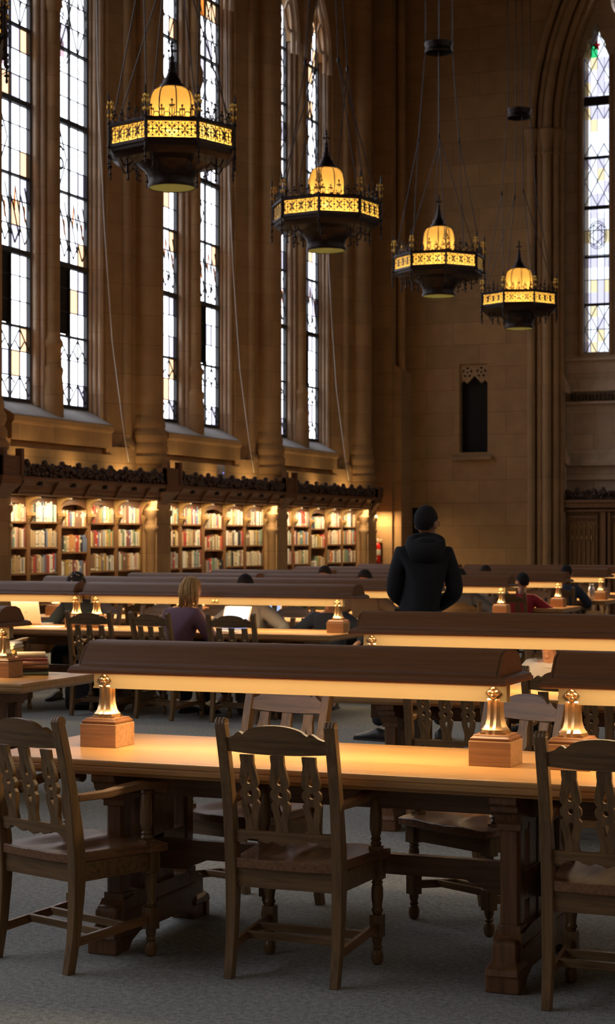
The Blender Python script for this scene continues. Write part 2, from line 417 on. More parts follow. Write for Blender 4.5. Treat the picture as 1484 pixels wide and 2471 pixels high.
def left_bay(k, detail):
    C = bayc(k); tw = to_wall(C)
    # wall below and beside the window, sill
    w = MB().box(-14.0, -13.0, C-1.8, C+1.8, 0, 2.88).box(-14.0, -13.1, C-1.7, C+1.7, 2.88, 3.1)
    prof = [(-13.95, 3.0), (-12.97, 2.98), (-12.97, 3.20), (-12.935, 3.235), (-12.93, 3.30), (-12.96, 3.325), (GX-.02, ZG0), (-13.95, ZG0)]
    w.prism(prof, C-1.44, C+1.44, M=Matrix(((1,0,0,0), (0,0,1,0), (0,1,0,0), (0,0,0,1))))
    # above the lancets
    plate = [(-1.72, 11.15)]
    for a0, a1 in LIGHTS: plate += [(a0, 11.15)] + arch_pts(a0 + .02, a1 - .02, 11.16, 1.25) + [(a1, 11.15)]
    plate += [(1.72, 11.15), (1.72, ZC), (-1.72, ZC)]
    w.plate([plate], .26, fn=lambda x, y, z: (GX + .15 + z, C + x, y))
    struct(w.build('wall_left', STONE_LIT if False else STONE, smooth=30))
    if detail:
        s = MB()
        s.prism([(-13.40, ZG0+.012), (-12.965, 3.332), (-12.965, 3.327), (-13.40, ZG0+.003)], C-1.42, C+1.42, M=Matrix(((1,0,0,0), (0,0,1,0), (0,1,0,0), (0,0,0,1))))
        trim(s, SILLST, 0, 'sloping stone window sill lit by daylight')
        hm = MB()       # cusped hood of the two lights
        for a0, a1 in LIGHTS:
            for off, d, r in ((-.02, .27, .05), (.09, .20, .04)):
                pts = [(GX + d, C + x, z) for x, z in [(a0 + off, 10.9)] + arch_pts(a0 + off, a1 - off, 11.16, 1.25 - off) + [(a1 - off, 10.9)]]
                hm.tube(pts, r, 6)
            m = (a0 + a1)/2
            for sg in (-1, 1):
                hm.tube([(GX + .16, C + m + sg*.50, 11.3), (GX + .17, C + m + sg*.25, 11.35), (GX + .17, C + m + sg*.12, 11.65), (GX+.16, C + m + sg*.28, 11.85)], .035, 6)
        hm.tube([(GX+.3, C, 10.9), (GX+.3, C, 12.0), (GX+.28, C - .35, 12.9)], .07, 6); hm.tube([(GX+.3, C, 12.0), (GX+.28, C + .35, 12.9)], .07, 6)
        trim(hm, STONE_LIT, 50, 'stone tracery over a lancet window')
    # mullion
    m = MB(); m.prism(tw(mull_poly()), 3.3, 12.6)
    if detail:
        m.lathe([(.13, 3.3), (.175, 3.32), (.175, 3.75), (.155, 3.95), (.17, 4.02), (.17, 4.06), (.145, 4.10), (.14, 4.35), (.165, 4.40), (.165, 4.45), (.135, 4.50), (.118, 4.56)], GX + .20, C, 16)
        m.lathe([(.118, 9.2), (.15, 9.3), (.16, 9.5), (.125, 9.6)], GX+.20, C, 12)
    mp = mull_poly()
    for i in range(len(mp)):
        if abs(mp[i][0] + mp[(i+1) % len(mp)][0])/2 > .125: m.m[2 + i] = 1  # paler sides paint in the window light, the nose stays darker
    trim(m, [STONE, STONE_LIT], 40, 'moulded stone mullion between two lancets')
    # window lights
    for i, (a0, a1) in enumerate(LIGHTS):
        dk = detail and k >= 0 and (k, i) in ((0, 0), (0, 1), (1, 1), (2, 1))
        em = {(0, 1): [('ring', 9.0), ('S', 7.25)], (0, 0): [('ring', 8.5), ('T', 7.25)], (1, 1): [('S', 7.25)], (1, 0): [('T', 7.25)], (2, 1): [('S', 7.25)]}.get((k, i))
        left_window(C, a0, a1, detail, dk, em, top_colour=(i == 1 and k in (1, 2)))

def left_pier(P, detail):
    prof = pier_half(); poly = prof + [(BIGR*.96*cos(t), .50 + BIGR*sin(t)) for t in [radians(x) for x in range(5, 176, 10)]] + mirror(prof)
    poly = [(GX + d, P + a) for a, d in poly]
    p = MB(); p.prism(poly, 3.0 if detail else 0, ZC)
    for i in range(len(poly)):          # window mouldings get a paler colour with the window light painted in
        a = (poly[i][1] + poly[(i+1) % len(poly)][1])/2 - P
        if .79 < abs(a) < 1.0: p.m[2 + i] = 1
    if detail:
        p.box(GX-.5, -13.03, P-1.0, P+1.0, 0, 3.0)
        p.prism([(-13.04, P-.95), (-12.86, P-.5), (-12.86, P+.5), (-13.04, P+.95)], 2.3, 3.005)
        cx = GX + .50
        p.lathe([(.36, 2.3), (.36, 2.72), (.34, 2.76), (.375, 2.80), (.375, 2.88), (.33, 2.93), (.355, 2.98), (.35, 3.04), (.315, 3.10), (.345, 3.18), (.34, 3.24), (.30, 3.32), (.315, 3.36), (.30, 3.44), (.287, 3.5)], cx, P, 24)
        for sg in (-1, 1): p.lathe([(.115, 2.3), (.115, 2.95), (.14, 2.99), (.14, 3.05), (.10, 3.12)], GX + .40, P + sg*.44, 14)
        # the square stone pier between the bookcases, with a small capped colonnette on each flank
        p.box(-13.04, -12.56, P-.245, P+.245, 0, 2.35)
        for sg in (-1, 1):
            M = Matrix.Translation((0, 0, 0))
            p.box(-12.86, -12.60, P + sg*.245, P + sg*.262, 0, 1.72)
            p.lathe([(.085, 0), (.085, 1.70), (.115, 1.74), (.115, 1.79), (.075, 1.84), (.075, 1.92), (.12, 1.98), (.12, 2.05), (.06, 2.10), (.05, 2.30)], -12.66, P + sg*.23, 12)
    trim(p, [STONE, STONE_LIT], 40, 'clustered stone pier of the left wall')

for k in range(-7, 3): left_bay(k, k >= -2)
for k in range(-8, 3): left_pier(bayc(k) + PITCH/2, k >= -3)

RPANE = clear_glass('dim_leaded_glass', (.21, .195, .165))
# right-hand wall (behind the camera's right shoulder): plain bays with the same tall windows
for k in range(-7, 3):
    C = bayc(k); r = MB()
    r.box(XR, XR+.6, C-PITCH/2, C-1.4, 0, ZC).box(XR, XR+.6, C+1.4, C+PITCH/2, 0, ZC).box(XR, XR+.6, C-1.4, C+1.4, 0, 3.5).box(XR, XR+.6, C-1.4, C+1.4, 12.3, ZC).box(XR+.1, XR+.5, C-.3, C+.3, 3.5, 12.3)
    struct(r.build('wall_right', STONE, smooth=0)); WN[0] += 1
    g = MB().add([(XR+.3, C-1.4, 3.5), (XR+.3, C+1.4, 3.5), (XR+.3, C+1.4, 12.3), (XR+.3, C-1.4, 12.3)], [(0,1,2,3)])
    struct(g.build(f'window_{WN[0]}', RPANE, smooth=0))
    if k == -7: struct(MB().box(XR, XR+.6, Y0-.5, C-PITCH/2, 0, ZC).build('wall_right', STONE, smooth=0)); struct(MB().box(-14.0, -13.1, Y0-.5, C-3.3, 0, ZC).build('wall_left', STONE, smooth=0))
struct(MB().box(XR, XR+.6, bayc(2)+PITCH/2, 38.3, 0, ZC).build('wall_right', STONE, smooth=0))
struct(MB().box(-14.0, -13.15, bayc(2)+PITCH/2+.5, 36.5, 0, ZC).build('wall_left', STONE, smooth=0))

# ------------------------------------------------------------------ the end wall
XZ = lambda y: (lambda a, b, c: (a, y - c, b))       # plate (x,z) standing at depth y
# blunt pier at the corner with the left wall
e = MB(); e.box(-13.2, -12.37, 35.3, 36.2, 0, ZC)
trim(e, STONE, 0, 'stone pier in the corner beside the bookcases')
e = MB(); e.box(-12.40, -12.19, 35.36, 36.1, 0, 5.08); e.prism([(-12.40, 5.08), (-12.19, 5.08), (-12.25, 5.16), (-12.40, 5.24)], -36.1, -35.36, M=Matrix(((1,0,0,0), (0,0,-1,0), (0,1,0,0), (0,0,0,1))))
e.tube([(-12.27, 35.6, 5.0), (-12.27, 35.6, ZC)], .085, 12)
trim(e, STONE, 40, 'narrow shaft with a weathered cap at the corner pier')
# end wall with the great arch and the small traceried opening cut through it
CX, SPR, RA = -4.6, 9.9, 6.6
XL = -9.05
arch_out = []
def arch_curve(x_left, n=14):
    half = CX - x_left; R = RA + (XL - x_left)
    out = []
    tmax = math.acos((R - half)/R)
    for i in range(n+1):
        t = tmax*i/n; out.append((x_left + R - R*cos(t), SPR + R*sin(t)))
    return out
AC = arch_curve(-9.60)
outline = [(-13.2, 0), (-9.60, 0)] + AC + [(2*CX - x, z) for x, z in AC[::-1][1:]] + [(2*CX + 9.60, 0), (XR+.3, 0), (XR+.3, ZC), (-13.2, ZC)]
NX0, NX1, NZ0, NZ1 = -11.13, -10.52, 3.40, 5.24
niche = [(NX0, NZ0), (NX0, NZ1), (NX1, NZ1), (NX1, NZ0)]
door = [(-12.34, 0.02), (-12.34, 2.26), (-11.80, 2.26), (-11.80, 0.02)]
e = MB(); e.plate([outline, niche, door], 1.0, fn=lambda a, b, c: (a, 36.5 - c, b))
struct(e.build('wall_end', STONE_END, smooth=0), 'sandstone end wall of the hall')
# door in the corner
d = MB().box(-12.34, -11.80, 36.32, 36.4, .02, 2.26).build('door_1', simple('dark_door', (.008, .005, .004), .6), smooth=0); struct(d, 'dark door half hidden by the standing person')
MB().box(-12.34, -12.30, 36.26, 36.32, .02, 2.26).box(-11.84, -11.80, 36.26, 36.32, .02, 2.26).box(-12.30, -11.84, 36.26, 36.32, 2.21, 2.26).box(-12.25, -11.9, 36.30, 36.32, 1.2, 2.1).build('door_frame', simple('dark_door_frame', (.012, .007, .005), .6), d, 0)
MB().ball((-11.92, 36.28, 1.05), .03).build('door_knob', BRASS, d)
# small opening: black panel painted as the shade inside, pierced head, sill
WN[0] += 1
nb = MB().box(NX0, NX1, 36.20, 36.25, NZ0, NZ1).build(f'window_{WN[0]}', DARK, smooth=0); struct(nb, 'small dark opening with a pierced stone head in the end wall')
def circ(cx, cz, r, n=14, a0=0): return [(cx + r*cos(a0 + 2*pi*i/n), cz + r*sin(a0 + 2*pi*i/n)) for i in range(n)]
loops = [[(NX0, NZ1), (NX1, NZ1), (NX1, 4.82), (NX1-.07, 4.90), (NX1-.15, 4.84), ((NX0+NX1)/2, 5.0), (NX0+.15, 4.84), (NX0+.07, 4.90), (NX0, 4.82)]]
for cx in (NX0 + .155, NX1 - .155):
    loops.append(circ(cx, 5.07, .022, 8))
    for j in range(5):
        a = 2*pi*j/5 + .3; loops.append([(cx + .088*cos(a) + .034*cos(a+pi/2)*cos(t) + .022*cos(a)*sin(t), 5.07 + .088*sin(a) + .034*sin(a+pi/2)*cos(t) + .022*sin(a)*sin(t)) for t in [2*pi*i/10 for i in range(10)]])
h = MB().plate(loops, .07, fn=lambda a, b, c: (a, 36.10 - c, b)); h.build('tracery', STONE_BROWN, nb, 30)
s = MB(); s.prism([(35.90, 3.24), (36.5, 3.24), (36.5, 3.45), (36.02, 3.36), (35.88, 3.30)], -11.27, -10.42, M=Matrix(((0,0,1,0), (1,0,0,0), (0,1,0,0), (0,0,0,1)))); s.build('window_sill', STONE_BROWN, nb, 30)
# arch mouldings: three clustered shafts each side with capitals, running up into the arch
for sx in (1, -1):
    e = MB()
    fx = lambda x: x if sx > 0 else 2*CX - x
    for x0, y, r in ((-9.60, 36.03, .085), (-9.44, 36.12, .075), (-9.29, 36.10, .095), (-9.13, 36.20, .075), (-9.04, 36.30, .055)):
        e.tube([(fx(x0), y, 0), (fx(x0), y, SPR-.3)], r, 12)
        e.lathe([(r, SPR-.42), (r*1.3, SPR-.38), (r*1.05, SPR-.33), (r*1.2, SPR-.15), (r*1.75, SPR+.02), (r*1.75, SPR+.10), (r, SPR+.14)], fx(x0), y, 12)
        pts = arch_curve(x0); e.tube([(fx(x), y, z) for x, z in pts], r*.95, 10)
    trim(e, STONE_BROWN, 50, 'clustered shafts and arch mouldings around the end bay')
    e = MB()            # the solid behind the shafts
    A1 = arch_curve(-9.60); A2 = arch_curve(-9.08)
    poly = [(-9.62, 0), (-9.08, 0)] + A2 + A1[::-1]
    e.plate([[(fx(x), z) for x, z in poly]], .75, fn=lambda a, b, c: (a, 36.62 - c, b)); trim(e, STONE_BROWN, 30)
    # offsets (weatherings) on the inner jamb
    e = MB()
    for z in (4.62, 3.16):
        e.prism([(0, 0), (.16, -.02), (.16, .10), (.0, .42)], 36.35, 36.55, M=Matrix(((sx,0,0,fx(-9.06)), (0,0,1,0), (0,1,0,z), (0,0,0,1))))
    e.box(fx(-9.06), fx(-8.99), 36.38, 36.55, 0, 3.16); e.box(fx(-9.06), fx(-9.02), 36.38, 36.55, 3.2, 4.62)
    trim(e, STONE_LIT, 0, 'weathered offset on the jamb of the end bay')  # paler colour paints the bay's daylight onto these offsets
# recessed back of the bay with its windows
GY = 37.05
lan = []
for i in range(5):
    x0 = -8.72 + i*1.93
    a = [(x0, 5.47), (x0 + .54, 5.47), (x0 + .54, 11.55)]
    head = [(x0 + .54, 11.6), (x0 + .47, 11.78), (x0 + .46, 11.95), (x0 + .36, 12.02), (x0 + .33, 12.22), (x0 + .27, 12.34), (x0 + .21, 12.22), (x0 + .18, 12.02), (x0 + .08, 11.95), (x0 + .07, 11.78), (x0, 11.6)]
    lan.append(a + head)
rose = [circ(-7.66 + i*1.93, 12.75, .48, 26) for i in range(4)]
b = MB().plate([[(-9.7, 0), (.5, 0), (.5, ZC), (-9.7, ZC)]] + lan + rose, .5, fn=lambda a, b2, c: (a, GY + .1 - c, b2))
struct(b.build('wall_end', STONE_BAY, smooth=0), 'recessed stone wall of the end bay below and around its window')
e = MB()
for z0, z1, y in ((3.12, 3.24, 36.74), (2.83, 2.88, 36.80), (4.40, 4.45, 36.78), (4.66, 4.70, 36.76), (5.30, 5.36, 36.78)): e.box(-9.1, -.1, y, 36.9, z0, z1)
e.prism([(36.76, 4.70), (36.86, 4.92), (36.9, 4.92), (36.9, 4.70)], -9.1, -.1, M=Matrix(((0,0,1,0), (1,0,0,0), (0,1,0,0), (0,0,0,1))))
e.prism([(36.74, 3.24), (36.86, 3.46), (36.9, 3.46), (36.9, 3.24)], -9.1, -.1, M=Matrix(((0,0,1,0), (1,0,0,0), (0,1,0,0), (0,0,0,1))))
trim(e, STONE_BAY, 0, 'string courses across the wall of the end bay')
rng = random.Random(3); e = MB(); x = -8.98      # a worn carved band, too dark to read
while x < -.3:
    w = rng.uniform(.03, .07); e.box(x, x + w, 36.80, 36.87, 4.47 + rng.uniform(0, .02), 4.62 - rng.uniform(0, .03)); x += w + rng.uniform(.012, .03)
trim(e, simple('worn_frieze', (.07, .045, .02), .8), 0, 'dark carved band in the wall of the end bay')
EPANES = [clear_glass('end_clear_glass', (.26, .275, .30)), clear_glass('end_amber_glass', (.215, .185, .11)), clear_glass('end_lavender_glass', (.165, .165, .205)), PANES[3], PANES[4], PANES[5], clear_glass('green_glass', (.008, .15, .05))]
for i in range(5):
    x0 = -8.72 + i*1.93; WN[0] += 1; rng = random.Random(i)
    g = MB(); zc = .2575; x1 = x0 + .54
    for r in range(27):
        for c in range(4):
            p = rng.random(); mi = 0 if p < .62 else 1 if p < .80 else 2
            if r == 24 and c == 1: mi = 6
            z0 = 5.45 + r*zc
            g.add([(x0 - .02 + c*.145, GY, z0), (x0 - .02 + (c+1)*.145, GY, z0), (x0 - .02 + (c+1)*.145, GY, z0 + zc), (x0 - .02 + c*.145, GY, z0 + zc)], [(0,1,2,3)], mi)
    o = g.build(f'window_{WN[0]}', EPANES, smooth=0); struct(o, 'lancet of the end window with coloured leaded glass')
    l = MB()
    def bx(xa, za, xb, zb, th=.006):
        d2 = Vector((xb-xa, 0, zb-za)); n2 = Vector((-d2.z, 0, d2.x)).normalized()*th; vs = []
        for y in (GY-.015, GY-.002):
            for xx, zz, sg in ((xa, za, 1), (xb, zb, 1), (xb, zb, -1), (xa, za, -1)): vs.append((xx + n2.x*sg, y, zz + n2.z*sg))
        l.add(vs, [(0,1,2,3), (7,6,5,4), (0,4,5,1), (1,5,6,2), (2,6,7,3), (3,7,4,0)])
    for c in (1, 2, 3): bx(x0 - .02 + c*.145, 5.45, x0 - .02 + c*.145, 8.4, .006); bx(x0 - .02 + c*.145, 8.4, x0 - .02 + c*.145, 12.3, .003)
    for r in range(0, 12, 2): bx(x0, 5.45 + r*zc, x1, 5.45 + r*zc, .0075)
    for r in range(0, 27):
        z = 5.45 + r*zc
        if r in (0, 1, 2, 3) or r >= 12:
            if 17 <= r <= 18: continue
            for c in range(2):
                xa = x0 + c*.27; sgn = (r % 2)
                bx(xa, z + (zc if sgn else 0), xa + .135, z + (0 if sgn else zc), .0075); bx(xa + .135, z + (0 if sgn else zc), xa + .27, z + (zc if sgn else 0), .0075)
    rc = (x0 + .27, 7.93)
    for rr, rz in ((.20, .29), (.17, .25)):
        for j in range(20): bx(rc[0] + rr*cos(2*pi*j/20), rc[1] + rz*sin(2*pi*j/20), rc[0] + rr*cos(2*pi*(j+1)/20), rc[1] + rz*sin(2*pi*(j+1)/20), .007)
    for j in range(6): bx(rc[0] + .17*cos(2*pi*j/6), rc[1] + .25*sin(2*pi*j/6), rc[0] + .17*cos(2*pi*(j+2)/6), rc[1] + .25*sin(2*pi*(j+2)/6), .0075)
    l.build('lead_came', CAME, o, 0)
    s = MB()
    for z, th in ((10.72, .09), (9.54, .025), (8.5, .035), (7.47, .02), (6.48, .025), (5.46, .03)): s.box(x0 - .05, x1 + .05, GY - .06, GY + .01, z - th, z + th)
    s.box(x0 - .03, x0 + .012, GY-.05, GY+.02, 5.45, 12.3); s.box(x1 - .02, x1 + .05, GY-.05, GY+.02, 5.45, 12.3)
    s.build('window_frame', CAME, o, 0)
    st = MB(); sc = (x0 + .25, 11.87)
    st.add([(sc[0] + (.10 if j % 2 == 0 else .045)*sin(pi*j/5), GY - .008, sc[1] + (.13 if j % 2 == 0 else .058)*cos(pi*j/5)) for j in range(10)], [tuple(range(10))]); st.build('star', PANES[4], o, 0)
for i in range(4):
    WN[0] += 1; cx = -7.66 + i*1.93
    g = MB(); pts = circ(cx, 12.75, .5, 26); g.add([(x, GY, z) for x, z in pts], [tuple(range(26))])
    o = g.build(f'window_{WN[0]}', PANES[0], smooth=0); struct(o, 'round light in the head of the end window')
    l = MB()
    for rr in (.44, .30): l.tube([(cx + rr*cos(2*pi*j/24), GY - .01, 12.75 + rr*sin(2*pi*j/24)) for j in range(25)], .012, 4)
    for j in range(10): l.tube([(cx + .30*cos(2*pi*j/10), GY - .01, 12.75 + .30*sin(2*pi*j/10)), (cx + .48*cos(2*pi*j/10), GY - .01, 12.75 + .48*sin(2*pi*j/10))], .01, 4)
    l.build('lead_came', CAME, o, 0)
e = MB()
for i in range(5):
    for xx in (-8.77 + i*1.93, -8.13 + i*1.93): e.tube([(xx, 36.86, 5.42), (xx, 36.86, 11.6)], .04, 8)
trim(e, STONE_BROWN, 50, 'slim stone shafts beside the end window lights')

# oak screen that fills the foot of the end bay
scr = thing('oak_screen', 'carved oak panelling with dark cresting below the end wall window', 'panelling', (-4.6, 36.4, 0))
def sc(mb, name, m, bev=0, smooth=30):
    o = mb.build(name, m, scr, smooth, bev); o.matrix_parent_inverse = Matrix.Translation((4.6, -36.4, 0)); return o
SXL = -9.22; SXR = 2*CX - SXL
sc(MB().box(SXL+.1, SXR-.1, 36.52, 36.6, 0, 2.25), 'panel', W['screen'])
sc(MB().box(SXL-.05, SXR+.05, 36.30, 36.62, 2.34, 2.40).box(SXL, SXR, 36.34, 36.62, 2.24, 2.34).box(SXL+.03, SXR-.03, 36.38, 36.6, 2.16, 2.20), 'cornice', W['screen'], .008)
pp = MB(); cv = MB()
xs = [SXL + .06 + i*.92 for i in range(11)]
for x in xs:
    pp.box(x, x + .10, 36.40, 36.56, 0, 2.18); pp.box(x + .13, x + .19, 36.44, 36.54, 0, 2.18); pp.box(x + .80, x + .84, 36.47, 36.54, 0, 2.1)
    pp.box(x + .2, x + .8, 36.46, 36.54, 2.02, 2.08); pp.box(x + .2, x + .8, 36.46, 36.54, .3, .5)
sc(pp, 'stile', W['screen'], .006)
for x in xs[:-1]:
    for j in range(6):
        cx = x + .26 + j*.10
        cv.tube([(cx, 36.50, .5), (cx, 36.50, 1.82)], .012, 6)
        cv.tube([(cx + .05 - .05*cos(t), 36.50, 1.82 + .12*sin(t)) for t in [pi*i/8 for i in range(9)]], .012, 6)
        cv.ball((cx + .05, 36.49, 1.84), (.014, .014, .07), 6, 4); cv.ball((cx + .05, 36.49, 1.62), (.022, .02, .06), 6, 4)
sc(cv, 'tracery', W['bracket'], 0, 60)
def foliage(mb, xa, xb, ya, yb, za, zb, n, axis, rng, rmin=.025, rmax=.06):
    for _ in range(n):
        a = rng.uniform(xa, xb); d = rng.uniform(ya, yb); z = rng.uniform(za, zb); r = rng.uniform(rmin, rmax)
        c = (a, d, z) if axis == 'x' else (d, a, z)
        mb.ball(c, (r*rng.uniform(.6, 1.2), r*rng.uniform(.6, 1.2), r*rng.uniform(.7, 1.2)), 6, 4)
cr = MB(); foliage(cr, -9.0, -.2, 36.44, 36.5, 2.42, 2.58, 900, 'x', random.Random(5)); cr.box(-9.02, -.18, 36.46, 36.5, 2.40, 2.56)
for i in range(16): cr.ball((-8.75 + i*.55, 36.47, 2.60), (.05, .04, .07), 8, 5)
sc(cr, 'cresting', W['case_d'] if False else W['carve'], 0, 60)
fi = MB().box(-9.1, -8.98, 36.34, 36.46, 2.40, 2.46).lathe([(.075, 2.46), (.085, 2.50), (.03, 2.60), (0, 2.66)], -9.04, 36.40, 4)
sc(fi, 'finial', W['screen'])

# cords of the window openers
for k in (0, 1, 2):
    C = bayc(k)
    pts = [(GX+.12, C+1.42, 12.2), (GX+.15, C+1.46, 8.6), (GX+.24, C+1.52, 6.3), (GX+.33, C+1.60, 4.6), (-12.88, C+1.66, 3.2), (-12.82, C+1.70, 2.78)]
    o = MB().tube(pts, .006, 6).build('window_cord', simple('pale_cord', (.75, .70, .66), .7))
    tag(o, ['pale cord hanging beside the nearest pair of lancet windows', 'pale cord hanging beside the middle pair of lancet windows', 'pale cord hanging beside the farthest pair of lancet windows'][k], 'cord', 'window opener cords')
# ------------------------------------------------------------------ oak armchair (origin: floor between the rear feet, front = +y)
def lean(z):
    P = [(0, -.005), (.12, .018), (.30, .034), (.42, .034), (.55, .020), (.70, -.004), (.84, -.036), (.95, -.066)]
    for (z0, y0), (z1, y1) in zip(P, P[1:]):
        if z <= z1: return y0 + (y1-y0)*(z-z0)/(z1-z0)
    return P[-1][1]
def sweep_rect(path, mb):
    """path of (centre xyz, half-u vector, half-v vector)"""
    rings = []
    for c, u, v in path:
        c, u, v = Vector(c), Vector(u), Vector(v)
        rings.append([tuple(c-u-v), tuple(c+u-v), tuple(c+u+v), tuple(c-u+v)])
    return mb.loft(rings)
def splat_outline():
    R = [(.832, .0266), (.812, .0262), (.800, .0250), (.785, .0275), (.765, .032), (.745, .0355), (.728, .0375), (.720, .036), (.713, .030), (.708, .0275), (.703, .031), (.697, .0365), (.687, .038), (.676, .0365), (.669, .031), (.664, .0275), (.658, .032), (.652, .037), (.640, .0365), (.622, .033), (.600, .0275), (.582, .0235), (.565, .024), (.543, .0280)]
    return [(w, z) for z, w in R] + [(-w, z) for z, w in R[::-1]]
def splat_holes():
    t = [(.0088*cos(a), .731 + .0088*sin(a)) for a in [radians(x) for x in range(150, 391, 20)]] + [(.003, .752), (0, .768), (-.003, .752)]
    c = [(.0105*cos(2*pi*i/14), .687 + .0105*sin(2*pi*i/14)) for i in range(14)]
    d = [(.0095*cos(a), .641 + .0075*sin(a)) for a in [radians(x) for x in range(-20, 201, 20)]] + [(-.0035, .620), (0, .605), (.0035, .620)]
    return [t, c, d]
def make_chair():
    t = thing('oak_armchair', '', 'chair')
    bow = lambda x: -.012*(1 - (x/.2)**2)
    for sx in (-1, 1):
        p = []
        for i in range(15):
            z = .945*i/14; hw = .0205 if z > .3 else .0165 + .004*z/.3; hd = .019 + .010*math.exp(-((z-.42)/.2)**2)
            p.append(((sx*(.208 + .006*z), lean(z), z), (hw, 0, 0), (0, hd, 0)))
        b = MB(); sweep_rect(p, b)
        o = b.build('back_post', W['chair_z'], t, 30, .003)
        s = MB()
        for j in (-1, 0, 1):
            M = Matrix.Translation((sx*.2137 + j*.0135, lean(.945)+.004, .942)) @ Matrix.Rotation(pi/2, 4, 'Y')
            s.lathe([(.021, -.0062), (.0225, -.002), (.0225, .002), (.021, .0062)], n=14, M=M)
        s.build('scroll', W['chair_x'], o)
    # crest rail
    cr = [(.196, .842), (.196, .893), (.185, .893), (.165, .901), (.150, .913), (.141, .917), (.133, .914), (.127, .908)]
    top = [(.118*cos(a), .908 + .036*sin(a)) for a in [pi*i/16 for i in range(1, 16)]]
    outline = [(-.196, .842)] + [(-.10, .836), (0, .834), (.10, .836)] + cr + top + [(-x, z) for x, z in cr[::-1]][:-1]
    b = MB(); b.plate([outline], .024, cx=[-.18+.03*i for i in range(13)], cz=[.55, .70, .84], fn=lambda x, z, d: (x, lean(z) + bow(x) + d, z)); b.build('crest_rail', W['chair_x'], t, 30, .003)
    for x in (-.122, 0, .122):
        b = MB(); b.plate([splat_outline()] + splat_holes(), .017, cz=[.55, .70], fn=lambda u, z, d, x=x: (x + u, lean(z) + bow(x) + d, z)); b.build('splat', W['chair_z'], t, 35, .0015)
    low = [(.196, .505), (.196, .548), (-.196, .548), (-.196, .505), (-.165, .500), (-.150, .506), (-.135, .517), (-.10, .517), (-.085, .509), (-.06, .503), (-.04, .512), (-.02, .506), (0, .498), (.02, .506), (.04, .512), (.06, .503), (.085, .509), (.10, .517), (.135, .517), (.150, .506), (.165, .500)]
    b = MB(); b.plate([low], .024, cx=[-.18+.03*i for i in range(13)], cz=[.55, .70, .84], fn=lambda x, z, d: (x, lean(z) + bow(x) + d, z)); b.build('lower_rail', W['chair_x'], t, 30, .002)
    # saddle seat
    nx, ny = 14, 12; vs = []; fs = []
    def seatp(i, j, bot):
        v = j/ny; u = -1 + 2*i/nx
        hw = .200 + .055*v + (.012 if .75 < v < .97 else 0)
        y = .012 + .455*v; y += .020*(1-u*u)*(v > .5)*(v-.5)*2 - .012*(1-u*u)*(v < .3)
        dip = .020*math.exp(-((abs(u)-.42)/.30)**2)*math.exp(-((v-.45)/.32)**2) - .006*math.exp(-(u/.16)**2)*(v > .4)
        dip += .010*max(0, v-.85)/.15*(.5 + .5*cos(2*pi*u*1.0))
        return (u*hw, y, .405 if bot else .443 - dip)
    for bot in (0, 1):
        for j in range(ny+1):
            for i in range(nx+1): vs.append(seatp(i, j, bot))
    k = (nx+1)*(ny+1); idx = lambda i, j, b2: b2*k + j*(nx+1) + i
    for j in range(ny):
        for i in range(nx):
            fs.append((idx(i,j,0), idx(i+1,j,0), idx(i+1,j+1,0), idx(i,j+1,0))); fs.append((idx(i,j,1), idx(i,j+1,1), idx(i+1,j+1,1), idx(i+1,j,1)))
    for i in range(nx): fs.append((idx(i,0,1), idx(i+1,0,1), idx(i+1,0,0), idx(i,0,0))); fs.append((idx(i,ny,0), idx(i+1,ny,0), idx(i+1,ny,1), idx(i,ny,1)))
    for j in range(ny): fs.append((idx(0,j,0), idx(0,j+1,0), idx(0,j+1,1), idx(0,j,1))); fs.append((idx(nx,j,1), idx(nx,j+1,1), idx(nx,j+1,0), idx(nx,j,0)))
    MB().add(vs, fs).build('seat', W['seat'], t, 40, .004)
    b = MB(); b.box(-.19, .19, .022, .042, .335, .405).box(-.2, .2, .395, .418, .335, .405)
    for sx in (-1, 1): sweep_rect([((sx*.205, .04, .37), (.011, 0, 0), (0, 0, .035)), ((sx*.222, .40, .37), (.011, 0, 0), (0, 0, .035))], b)
    b.build('apron', W['chair_x'], t, 0)
    for sx in (-1, 1):
        x, y = sx*.222, .405
        b = MB(); b.box(x-.026, x+.026, y-.026, y+.026, .325, .425)
        b.lathe([(.017, .190), (.019, .20), (.024, .205), (.019, .213), (.018, .22), (.023, .255), (.0225, .29), (.018, .305), (.023, .311), (.018, .318), (.02, .325)], x, y, 16)
        b.box(x-.024, x+.024, y-.024, y+.024, .105, .19)
        b.lathe([(.012, 0), (.020, .006), (.024, .03), (.021, .05), (.015, .058), (.021, .066), (.015, .075), (.020, .09), (.020, .105)], x, y, 16)
        b.build('leg', W['chair_z'], t, 40, .002)
        a = MB(); pts = []
        for i in range(13):
            v = i/12; yy = .022 + .425*v; xx = sx*(.216 + .018*sin(pi*min(1, v*1.1)*.5) + .010*v)
            zz = .652 + .006*v + .014*sin(pi*(v-.35)*1.4)*(v > .35); hw = .018 + .012*v; hh = .013 + .003*v
            pts.append(((xx, yy, zz), (hw, 0, 0), (0, 0, hh)))
        sweep_rect(pts, a)
        M = Matrix.Translation((sx*.244, .447, .652)) @ Matrix.Rotation(pi/2, 4, 'Y'); a.lathe([(.020, -.030), (.022, -.026), (.022, .026), (.020, .030)], n=14, M=M)
        o = a.build('armrest', W['chair_y'], t, 45, .004)
        s = MB(); s.box(sx*.228-.022, sx*.228+.022, .352, .396, .42, .455)
        s.lathe([(.016, .45), (.022, .465), (.016, .475), (.021, .482), (.016, .49), (.024, .52), (.0235, .57), (.020, .62), (.017, .632), (.022, .638), (.018, .650)], sx*.228, .374, 14); s.build('arm_support', W['chair_z'], o)
    st = MB()
